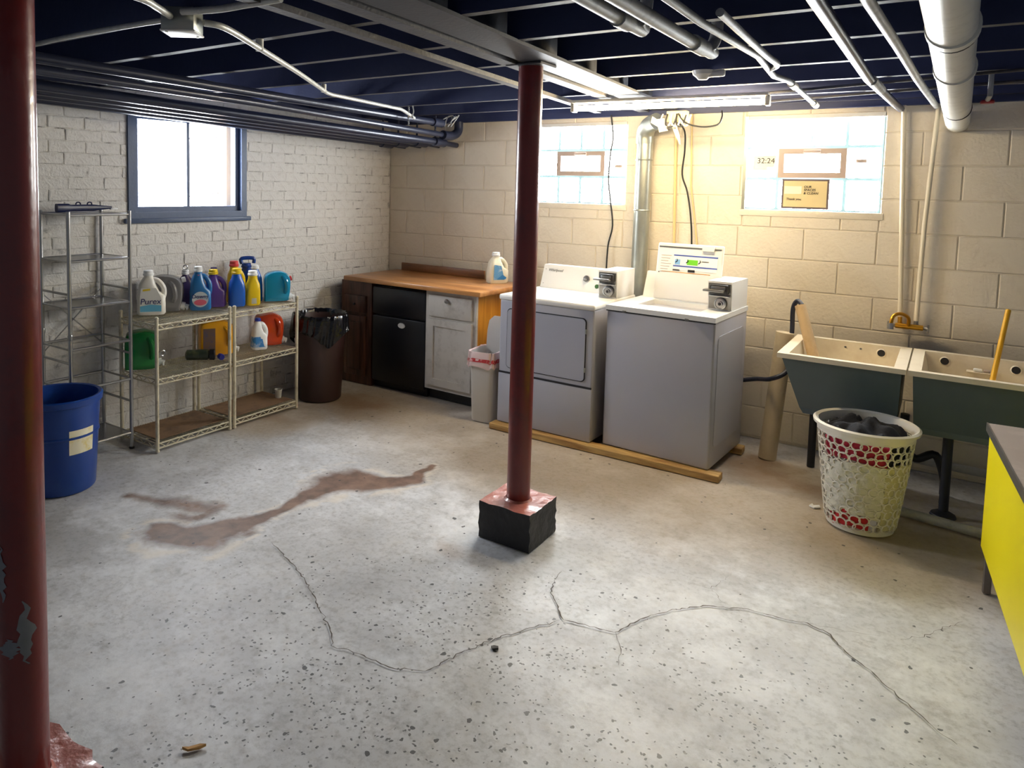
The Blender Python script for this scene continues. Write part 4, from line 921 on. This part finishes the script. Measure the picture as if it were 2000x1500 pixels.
tl = thing('tool_handle', 'dark blue plastic tool with two loops lying on the rack top', 'tool', (-.02, -2.87, 1.468), 0)
MB().loft([(0, 0, -.17, .018, .026, 3), (0, 0, -.10, .016, .026, 3), (0, 0, -.09, .014, .02, 3), (0, 0, .05, .014, .02, 3), (0, 0, .10, .010, .014, 3), (0, 0, .17, .006, .008, 2)], 14).move(Matrix.Translation((0, 0, .022)) @ Matrix.Rotation(-H, 4, 'X')).build('tool_body', mat('navy_plastic', (24, 32, 70), .35), tl)
for y in (-.04, .03): MB().tube([(0, y+.014*math.cos(a), .044+.012*math.sin(a)) for a in np.linspace(0, 2*math.pi, 12)[:-1]], .004, 6, closed=True).build('loop', MATS['navy_plastic'], tl)
MB().rbox(-.01, .01, .16, .21, .008, .018, .004, 2).build('tip', P_cap, tl)

# ============================================================ BINS
m_bluebin = mat('blue_bin_plastic', (22, 62, 140), .3, var=.12, scale=6, dirt=(40, 84, 160), dscale=8, damt=.4)
bb = thing('blue_bin', 'round blue plastic bin with rolled rim and white sticker', 'bin', (.355, -3.235, 0))
MB().lathe([(.165, 0), (.172, .01), (.195, .40), (.199, .47), (.212, .475), (.214, .505), (.206, .512), (.192, .508), (.188, .47), (.160, .015)], 40).build('bin_body', m_bluebin, bb)
MB().lathe([(.190, .30), (.1945, .303), (.1945, .312), (.190, .316)], 40, cap0=False, cap1=False).build('ring_rib', m_bluebin, bb)
vs = []; fs = []
for i in range(7):
    a = math.radians(-15+i*7)
    for z, r in ((.22, .1862), (.35, .1935)): vs.append((r*math.cos(a), r*math.sin(a), z))
    if i: fs.append((2*i-2, 2*i, 2*i+1, 2*i-1))
MB().add(vs, fs).build('sticker', mat('sticker_cream', (232, 224, 196), .6, dirt=(215, 190, 60), dscale=18, damt=.8), bb)
m_brownbin = mat('brown_bin_plastic', (58, 36, 32), .4, var=.12, scale=5)
br = thing('brown_bin', 'round brown bin lined with a shiny black bag, beside the wire shelves', 'bin', (.27, -1.165, 0))
MB().lathe([(.155, 0), (.165, .012), (.195, .60), (.205, .605), (.205, .64), (.195, .64), (.185, .60), (.15, .02)], 36).build('bin_body', m_brownbin, br)
random.seed(4); n = 160; vs = []; fs = []
lv = [(.175, .40, 0), (.188, .60, .002), (.197, .655, .004), (.206, .668, .004), (.213, .66, .005), (.217, .63, .007), (.218, .59, .010), (.219, .55, .012), (.220, .51, .014), (.218, .47, .016), (.214, .43, .016)]
ph = [random.uniform(0, 6.28) for _ in range(6)]
for i, (r, z, am) in enumerate(lv):
    for j in range(n):
        a = 2*math.pi*j/n; wv = sum(math.sin(a*k+ph[q]+i*.35*(q % 3)) for q, k in enumerate((5, 9, 14, 3, 22, 31)))/2.6
        zz = z+(am*wv*.9 if i > 1 else 0)
        if i > 7: zz = z+(i-7)*(.035*abs(math.sin(a*1.5+.7))+.004*wv)
        vs.append(((r+am*wv)*math.cos(a), (r+am*wv)*math.sin(a), zz))
for i in range(len(lv)-1):
    for j in range(n): fs.append((i*n+j, i*n+(j+1) % n, (i+1)*n+(j+1) % n, (i+1)*n+j))
MB().add(vs, fs).build('bin_bag', mat('shiny_black_film', (14, 14, 18), .16, var=.1, bump=.5, bscale=18), br, 60, label='shiny black bin bag')
m_wbin = mat('grey_white_bin_plastic', (205, 200, 194), .4, var=.05)
wb = thing('white_bin', 'slim white bin with red-edged liner and raised lid beside the dryer', 'bin', (1.565, -.79, 0), .12)
secs = [(0, 0, 0, .075, .10, 6), (0, 0, .01, .08, .105, 7), (0, 0, .46, .095, .125, 7), (0, 0, .50, .10, .13, 7), (0, 0, .50, .09, .12, 7), (0, 0, .12, .072, .095, 7)]
MB().loft(secs, 36).build('bin_body', m_wbin, wb, 40)
n = 60; vs = []; fs = []
for i, (hx, hy, z) in enumerate(((.088, .118, .44), (.092, .122, .505), (.104, .134, .508), (.107, .137, .47), (.110, .139, .43), (.112, .141, .40))):
    for j in range(n):
        a = 2*math.pi*j/n; ca, sa = math.cos(a), math.sin(a); p = 7; q = .004*math.sin(9*a+i)+.003*math.sin(17*a+2*i) if i > 1 else 0
        vs.append(((hx+q)*math.copysign(abs(ca)**(2/p), ca), (hy+q)*math.copysign(abs(sa)**(2/p), sa), z+(q*2.2 if i > 2 else 0)))
ln = []; 
for i in range(5):
    for j in range(n): fs.append((i*n+j, i*n+(j+1) % n, (i+1)*n+(j+1) % n, (i+1)*n+j))
lo_ = MB().add(vs, fs).build('bin_liner', mat('pinkish_white_film', (226, 200, 198), .35, var=.08, scale=12, bump=.3, bscale=20), wb, 60)
MB().add([vs[4*n+j] for j in range(n)]+[vs[3*n+j] for j in range(n)], [(j, (j+1) % n, (j+1) % n+n, j+n) for j in range(n)]).move(Matrix.Diagonal((1.012, 1.012, .62, 1)) @ Matrix.Translation((0, 0, .0))).move(Matrix.Translation((0, 0, .168))).build('red_drawstring', mat('red_film', (190, 50, 56), .4, dirt=(235, 200, 196), dscale=16, damt=.9), lo_, 60)
MB().prism([(-.085, .0), (.085, .0), (.085, .12), (.075, .19), (.04, .225), (-.04, .225), (-.075, .19), (-.085, .12)], .0, .016, 'y').move(Matrix.Translation((.015, .118, .50)) @ Matrix.Rotation(-.12, 4, 'X')).build('lid', m_wbin, wb)

# ============================================================ LAUNDRY TUB
m_tub = mat('blue_grey_enamel', (84, 98, 104), .45, var=.12, scale=5, bump=.1, bscale=30)
m_tubin = mat('cream_enamel', (226, 214, 190), .35, var=.06, scale=5, dirt=(170, 140, 100), dscale=4, damt=.25)
sk = thing('laundry_tub', 'double laundry tub with cream rim and blue-grey outside under the faucet', 'sink', (3.475, -.885, 0))
SZ, SD = .785, .66
def basin(x0, x1):
    o_ = [(x0+.02, .03), (x1-.02, .03), (x1-.02, SD-.03), (x0+.02, SD-.03)]; i_ = 0
    top = [(x0+.02, .02), (x1-.02, .02), (x1-.02, SD-.02), (x0+.02, SD-.02)]; ta, tb_ = (.11, .03) if x0 < .1 else (.035, .06); bot = [(x0+ta, .12), (x1-tb_, .12), (x1-tb_, SD-.04), (x0+ta, SD-.04)]
    vs = [(a, b, SZ-.02) for a, b in top]+[(a, b, .47) for a, b in bot]+[(a+(.02 if k in (0, 3) else -.02), b+(.0 if k < 2 else -.0), .44) for k, (a, b) in enumerate(bot)]
    ob_ = MB().add(vs, [(i, (i+1) % 4, (i+1) % 4+4, i+4) for i in range(4)]+[(i+4, (i+1) % 4+4, (i+1) % 4+8, i+8) for i in range(4)]+[(8, 9, 10, 11)]).build('basin', m_tub, sk, smooth=0, label='blue-grey outside of a basin')
    a, b, c, d = x0, x1, 0, SD; t = .055
    rim_o = [(a, c), (b, c), (b, d), (a, d)]; rim_i = [(a+t, c+t*.75), (b-t, c+t*.75), (b-t, d-t*.8), (a+t, d-t*.8)]; inb = [(a+.12, .18), (b-.10, .18), (b-.10, d-.10), (a+.12, d-.10)]
    vs = [(x, y, SZ-.026) for x, y in rim_o]+[(x, y, SZ) for x, y in rim_o]+[(x, y, SZ) for x, y in rim_i]+[(x, y, .50) for x, y in inb]
    q = lambda i, j: [(i*4+k, i*4+(k+1) % 4, j*4+(k+1) % 4, j*4+k) for k in range(4)]
    MB().add(vs, q(0, 1)+q(1, 2)+q(2, 3)+[(12, 13, 14, 15)]).build('basin_lining', m_tubin, ob_, smooth=0)
    return ob_
b1 = basin(0, .603); b2 = basin(.611, 1.214)
def hole(x_, y_, z_, par):
    MB().lathe([(.020, 0), (.020, .003)], 18).move(Matrix.Translation((x_, y_, z_)) @ Matrix.Rotation(H-.194, 4, 'X')).build('overflow_hole', m_dark, par)
    MB().lathe([(.026, 0), (.020, .005)], 18, cap0=False, cap1=False).move(Matrix.Translation((x_, y_, z_)) @ Matrix.Rotation(H-.194, 4, 'X')).build('hole_ring', m_tubin, par)
hole(.455, SD-.055, .742, b1); hole(.760, SD-.055, .742, b2); hole(1.075, SD-.055, .742, b2)
for x_ in (.27, .35): MB().lathe([(.006, 0), (.006, .003)], 8).move(Matrix.Translation((x_, SD-.052, .752)) @ Matrix.Rotation(H-.194, 4, 'X')).build('bolt', m_coin, b1)
sd = MB().rbox(.86, .985, SD-.11, SD-.05, .708, .714, .003, 2).build('soap_dish', m_tubin, b2); MB().rbox(.89, .93, SD-.10, SD-.07, .714, .730, .006, 2).build('soap_bar', P_cap, sd); MB().rbox(.935, .965, SD-.10, SD-.068, .714, .728, .006, 2).build('soap_bar', m_vent, sd)
m_iron = mat('dark_iron', (40, 42, 50), .5, .3, var=.2)
for x_ in (.13, .80, 1.09):
    if x_ > .5: lg = MB().tube([(x_, .22, 0), (x_, .22, .46)], .022, 12).build('leg', m_iron, sk); MB().lathe([(.06, 0), (.055, .012), (.022, .03)], 16, c=(x_, .22, 0)).build('foot_flange', m_iron, lg)
    MB().tube([(x_, .55, 0), (x_, .55, .46)], .022, 12).build('leg', m_iron, sk)
MB().tube(bez([(.60, .40, .46), (.60, .40, .30), (.66, .40, .22), (.75, .40, .26), (.80, .40, .12), (.80, .40, 0)]), .022, 12).build('drain_trap', m_iron, sk)
for a, b, l in (((4.0, -.80, .03), (4.75, -.92, .03), 'pale pipe lying on the floor under the tub, in front of the legs'), ((3.95, -.06, .09), (4.7, -.10, .09), 'pale pipe along the wall foot under the tub')):
    tag(MB().tube([a, b], .024, 14).build('floor_pipe', m_greypipe), l, 'pipe')
# faucet
fa = thing('wall_faucet', 'brass wall faucet with curved spout above the laundry tub', 'faucet', (4.03, -.05, .885))
MB().tube([(-.05, -.03, 0), (.09, -.03, 0)], .016, 14).build('faucet_body', m_brass, fa)
for x_ in (-.03, .052): MB().tube([(x_, .045, .005), (x_, -.03, 0)], .014, 12).build('supply_union', m_brass if x_ < 0 else m_coin, fa); MB().tube([(x_, -.0, .0), (x_, -.0, .05)], .012, 10).build('riser_nut', m_brass if x_ < 0 else m_coin, fa)
MB().tube(bez([(.015, -.035, .0), (.015, -.06, .055), (-.02, -.12, .085), (-.055, -.17, .075), (-.065, -.19, .03)], 6), .010, 12).build('spout', m_brass, fa)
MB().tube([(-.065, -.19, .035), (-.065, -.19, .0)], [.012, .016], 14).build('spout_tip', m_chrome, fa)
for x_, m in ((-.085, m_chrome), (.115, m_coin)):
    hd = MB().tube([(math.copysign(.05, x_) if x_ < 0 else .09, -.03, 0), (x_, -.045, 0)], .010, 10).build('handle', m, fa)
    MB().tube([(x_, -.045, -.024), (x_, -.045, .024)], .006, 8).tube([(x_, -.068, 0), (x_, -.022, 0)], .006, 8).build('handle_cross', m, hd)
# beige standpipe, hose and cardboard tube
pipe('standpipe', [(3.36, -.345, 0), (3.415, -.30, .80)], .053, mat('beige_pvc', (206, 190, 160), .4, var=.06, dirt=(150, 130, 100), dscale=6, damt=.3), 'thick beige upright plastic pipe between washer and laundry tub', n=24)
o = MB().tube(bez([(3.10, -.22, .42), (3.25, -.27, .47), (3.38, -.44, .53), (3.46, -.40, .60), (3.45, -.28, .80), (3.452, -.30, .95), (3.475, -.31, 1.005), (3.505, -.33, .985)]), .014, 10).build('drain_hose', mat('dark_blue_rubber', (28, 32, 52), .5)); tag(o, 'dark drain hose from the washer hooked over the laundry tub', 'hose')
o = MB().tube([(3.50, -.36, .985), (3.665, -.52, .52)], .031, 20).build('filter_tube', mat('tan_fabric_tube', (206, 178, 138), .8, var=.1, dirt=(160, 130, 90), dscale=7, damt=.4)); tag(o, 'tan tube hanging from the drain hose into the tub', 'tube')
MB().tube([(3.622+.034*math.cos(a), -.478+.034*math.sin(a), .64+.012*math.sin(a)) for a in np.linspace(0, 2*math.pi, 16)[:-1]], .005, 6, closed=True).build('wire_tie', m_iron, o)
tag(MB().tube([(4.425, -.50, .55), (4.50, -.22, 1.055)], .013, 14).build('yellow_stick', mat('yellow_painted_wood', (226, 170, 30), .4, var=.08)), 'yellow wooden stick standing in the laundry tub', 'stick')

# ============================================================ LAUNDRY BASKET
lbk = thing('laundry_basket', 'white plastic laundry basket with pebble-shaped holes', 'basket', (3.93, -1.05, 0)); lbk.scale = (.93, .93, .95)
BHt = .545
def br_(z): return .163+(.232-.163)*(z/BHt)**.9
MB().lathe([(.145, 0), (.162, .006), (.166, .035), (.162, .035), (.155, .012), (0.001, .012)], 40, cap0=True, cap1=False).build('basket_base', P_white, lbk)
MB().lathe([(br_(.51)-.006, .50), (br_(.51), .50), (.236, .535), (.252, .538), (.254, .552), (.243, .560), (.228, .552), (br_(.51)-.006, .51)], 48, cap0=False, cap1=False).build('rim', P_white, lbk)
lat = MB(); random.seed(21); z = .052; row = 0
while z < .49:
    rowh = .034+.006*((row*7) % 3); r = br_(z); cnt = int(2*math.pi*r/.043); off = (row % 2)*.5
    for k in range(cnt):
        a = 2*math.pi*(k+off+random.uniform(-.12, .12))/cnt; hw = random.uniform(.016, .0235); hh = random.uniform(.0145, .021); zc = z+random.uniform(-.004, .004)
        tilt = random.uniform(-.4, .4); vs = []; m_ = 12
        for q in range(m_):
            t_ = 2*math.pi*q/m_; uu = hw*math.cos(t_); vv = hh*math.sin(t_); u2 = uu*math.cos(tilt)-vv*math.sin(tilt); v2 = uu*math.sin(tilt)+vv*math.cos(tilt)
            for s2, dr in ((1.0, .0045), (1.30, .0025), (1.30, -.0025), (1.0, -.002)):
                zz = zc+v2*s2; rr = br_(zz)+dr; aa = a+u2*s2/r; vs.append((rr*math.cos(aa), rr*math.sin(aa), zz))
        fs = []
        for q in range(m_):
            for s2 in range(4): fs.append((q*4+s2, q*4+(s2+1) % 4, ((q+1) % m_)*4+(s2+1) % 4, ((q+1) % m_)*4+s2))
        lat.add(vs, fs)
    z += rowh; row += 1
lat.build('pebble_lattice', P_white, lbk, 60)
def garment(name, label, a0, a1, z0, z1, m, amp=.008, ins=.012, bulge=0, seed=1):
    random.seed(seed); na = max(8, int((a1-a0)/.06)); nz = max(4, int((z1-z0)/.012)); vs = []; fs = []; p1, p2 = random.uniform(0, 6), random.uniform(0, 6)
    for L_, s in enumerate((0, .02)):
        for i in range(nz+1):
            for j in range(na+1):
                a = math.radians(a0)*0+a0+(a1-a0)*j/na; zz = z0+(z1-z0)*i/nz+.012*math.sin(a*4+p1)*(i in (0, nz))
                rr = br_(zz)-ins-s+amp*math.sin(a*11+p1+zz*20)*math.sin(zz*60+p2+a*3)+bulge*abs(math.sin(a*14+i))*abs(math.sin(zz*85))
                vs.append((rr*math.cos(a), rr*math.sin(a), max(zz, .016)))
    n1 = (nz+1)*(na+1); g = lambda L_, i, j: L_*n1+i*(na+1)+j
    for L_ in (0, 1):
        for i in range(nz):
            for j in range(na): fs.append((g(L_, i, j), g(L_, i, j+1), g(L_, i+1, j+1), g(L_, i+1, j)))
    for j in range(na):
        for i in (0, nz): fs.append((g(0, i, j), g(0, i, j+1), g(1, i, j+1), g(1, i, j)))
    for i in range(nz):
        for j in (0, na): fs.append((g(0, i, j), g(0, i+1, j), g(1, i+1, j), g(1, i, j)))
    o = MB().add(vs, fs).build(name, m, None, 60); o.location = (3.93, -1.05, 0); o.scale = (.93, .93, .95); tag(o, label, 'laundry'); return o
m_tow = mat('white_towel', (222, 220, 205), .85, var=.06, scale=14, bump=.4, bscale=60); m_pink = mat('crimson_cloth', (176, 40, 68), .85, var=.15); m_dk = mat('black_navy_cloth', (22, 24, 34), .85, var=.3, bump=.3, bscale=40); m_rd = mat('red_cloth', (196, 44, 48), .85, var=.1)
m_ecru = mat('ecru_towel', (206, 200, 160), .85, var=.06, scale=14, bump=.4, bscale=60)
PI = math.pi
garment('towel', 'white towel bulging through the middle holes of the laundry basket', -2.6, -.98, .10, .385, m_tow, .006, .003, .009, 3)
garment('towel', 'ecru towel in the right half of the laundry basket', -.97, .5, .03, .385, m_ecru, .006, .003, .007, 5)
garment('red_garment', 'red garment seen through the lowest holes of the laundry basket', -2.5, -1.25, .03, .12, m_rd, .004, .006, 0, 7)
garment('crimson_garment', 'crimson garment seen through the top holes of the laundry basket', -2.5, -.95, .39, .50, m_pink, .006, .01, 0, 9)
garment('dark_garment', 'black garment behind the right top holes of the laundry basket', -.94, .6, .385, .50, m_dk, .006, .012, 0, 11)
# crumpled dark shirt on top
random.seed(9); n = 30; vs = []; fs = []
for i in range(n+1):
    for j in range(n+1):
        u_, v_ = -1+2*i/n, -1+2*j/n; q = max(abs(u_), abs(v_)); l = math.hypot(u_, v_) or 1; r_ = .19*q
        x_, y_ = r_*u_/l, r_*v_/l
        hgt = .505+.055*(1-q*q)+.022*math.sin(7*u_+3*v_+1)*math.cos(6*v_-2*u_)+.012*math.sin(15*u_*v_+5*u_)
        vs.append((x_, y_, hgt))
for i in range(n):
    for j in range(n): fs.append((i*(n+1)+j, (i+1)*(n+1)+j, (i+1)*(n+1)+j+1, i*(n+1)+j+1))
k0 = len(vs); vs += [(p[0]*.95, p[1]*.95, p[2]-.05) for p in vs]; fs += [tuple(k0+i for i in f)[::-1] for f in fs]
o = MB().add(vs, fs).build('dark_shirt', m_dk, None, 60); o.location = (3.93, -1.05, 0); o.scale = (.93, .93, .95); tag(o, 'crumpled black shirt lying on top of the laundry basket', 'laundry')

# ============================================================ YELLOW TABLE
yt = thing('yellow_table', 'table with bright yellow panel front and worn grey top', 'table', (4.412, -1.44, 0), .085)
m_yel = mat('bright_yellow_laminate', (238, 222, 12), .35, var=.03); m_grey = mat('worn_grey_laminate', (150, 138, 132), .3, var=.2, scale=5, dirt=(196, 184, 176), dscale=4, damt=.6)
MB().rbox(-.015, .85, -2.6, .03, .685, .715, .004, 2).build('tabletop', m_grey, yt)
MB().box(-.018, -.012, -2.6, .032, .682, .716).build('edge_band', mat('steel_edge_band', (120, 118, 116), .35, .7), yt, smooth=0)
MB().box(-.006, .006, -2.6, .02, .185, .684).build('yellow_panel', m_yel, yt, smooth=0, label='bright yellow side panel')
MB().box(.006, .85, .0, .012, .185, .684).build('end_panel', m_yel, yt, smooth=0)
for px, py in ((.02, -.015), (.80, -.015), (.02, -2.55), (.80, -2.55)):
    lg = MB().rbox(px-.014, px+.014, py-.014, py+.014, .0, .69, .003, 1).build('leg', m_iron if py < -1 else mat('grey_steel_leg', (120, 112, 106), .4, .5), yt)

# ============================================================ SCRAPS ON THE FLOOR
def scrap(name, pts, z, m, label, cat):
    k = len(pts); v = [(x, y, z+.004*random.random()) for x, y in pts]; v2 = [(x, y, .0005) for x, y in pts]
    tag(MB().add(v+v2, [tuple(range(k)), tuple(range(2*k-1, k-1, -1))]+[(i, (i+1) % k, (i+1) % k+k, i+k) for i in range(k)]).build(name, m, None, 0), label, cat)
scrap('paper_scrap', [(3.69,-.975),(3.715,-.992),(3.742,-.965),(3.735,-.945),(3.71,-.958),(3.70,-.94)], .006, m_cap if False else P_cap, 'torn white paper scrap on the floor beside the laundry basket', 'paper')
scrap('dry_leaf', [(2.470,-3.985),(2.482,-3.97),(2.500,-3.945),(2.515,-3.935),(2.51,-3.955),(2.49,-3.98)], .006, mat('tan_leaf', (186, 140, 80), .7, var=.3, scale=60), 'small dry tan leaf on the floor near the chipped post', 'leaf')
scrap('debris_chip', [(2.950,-3.03),(2.962,-3.04),(2.978,-3.025),(2.97,-3.012),(2.955,-3.018)], .005, m_dark, 'small black chip on the floor beside a crack', 'debris')
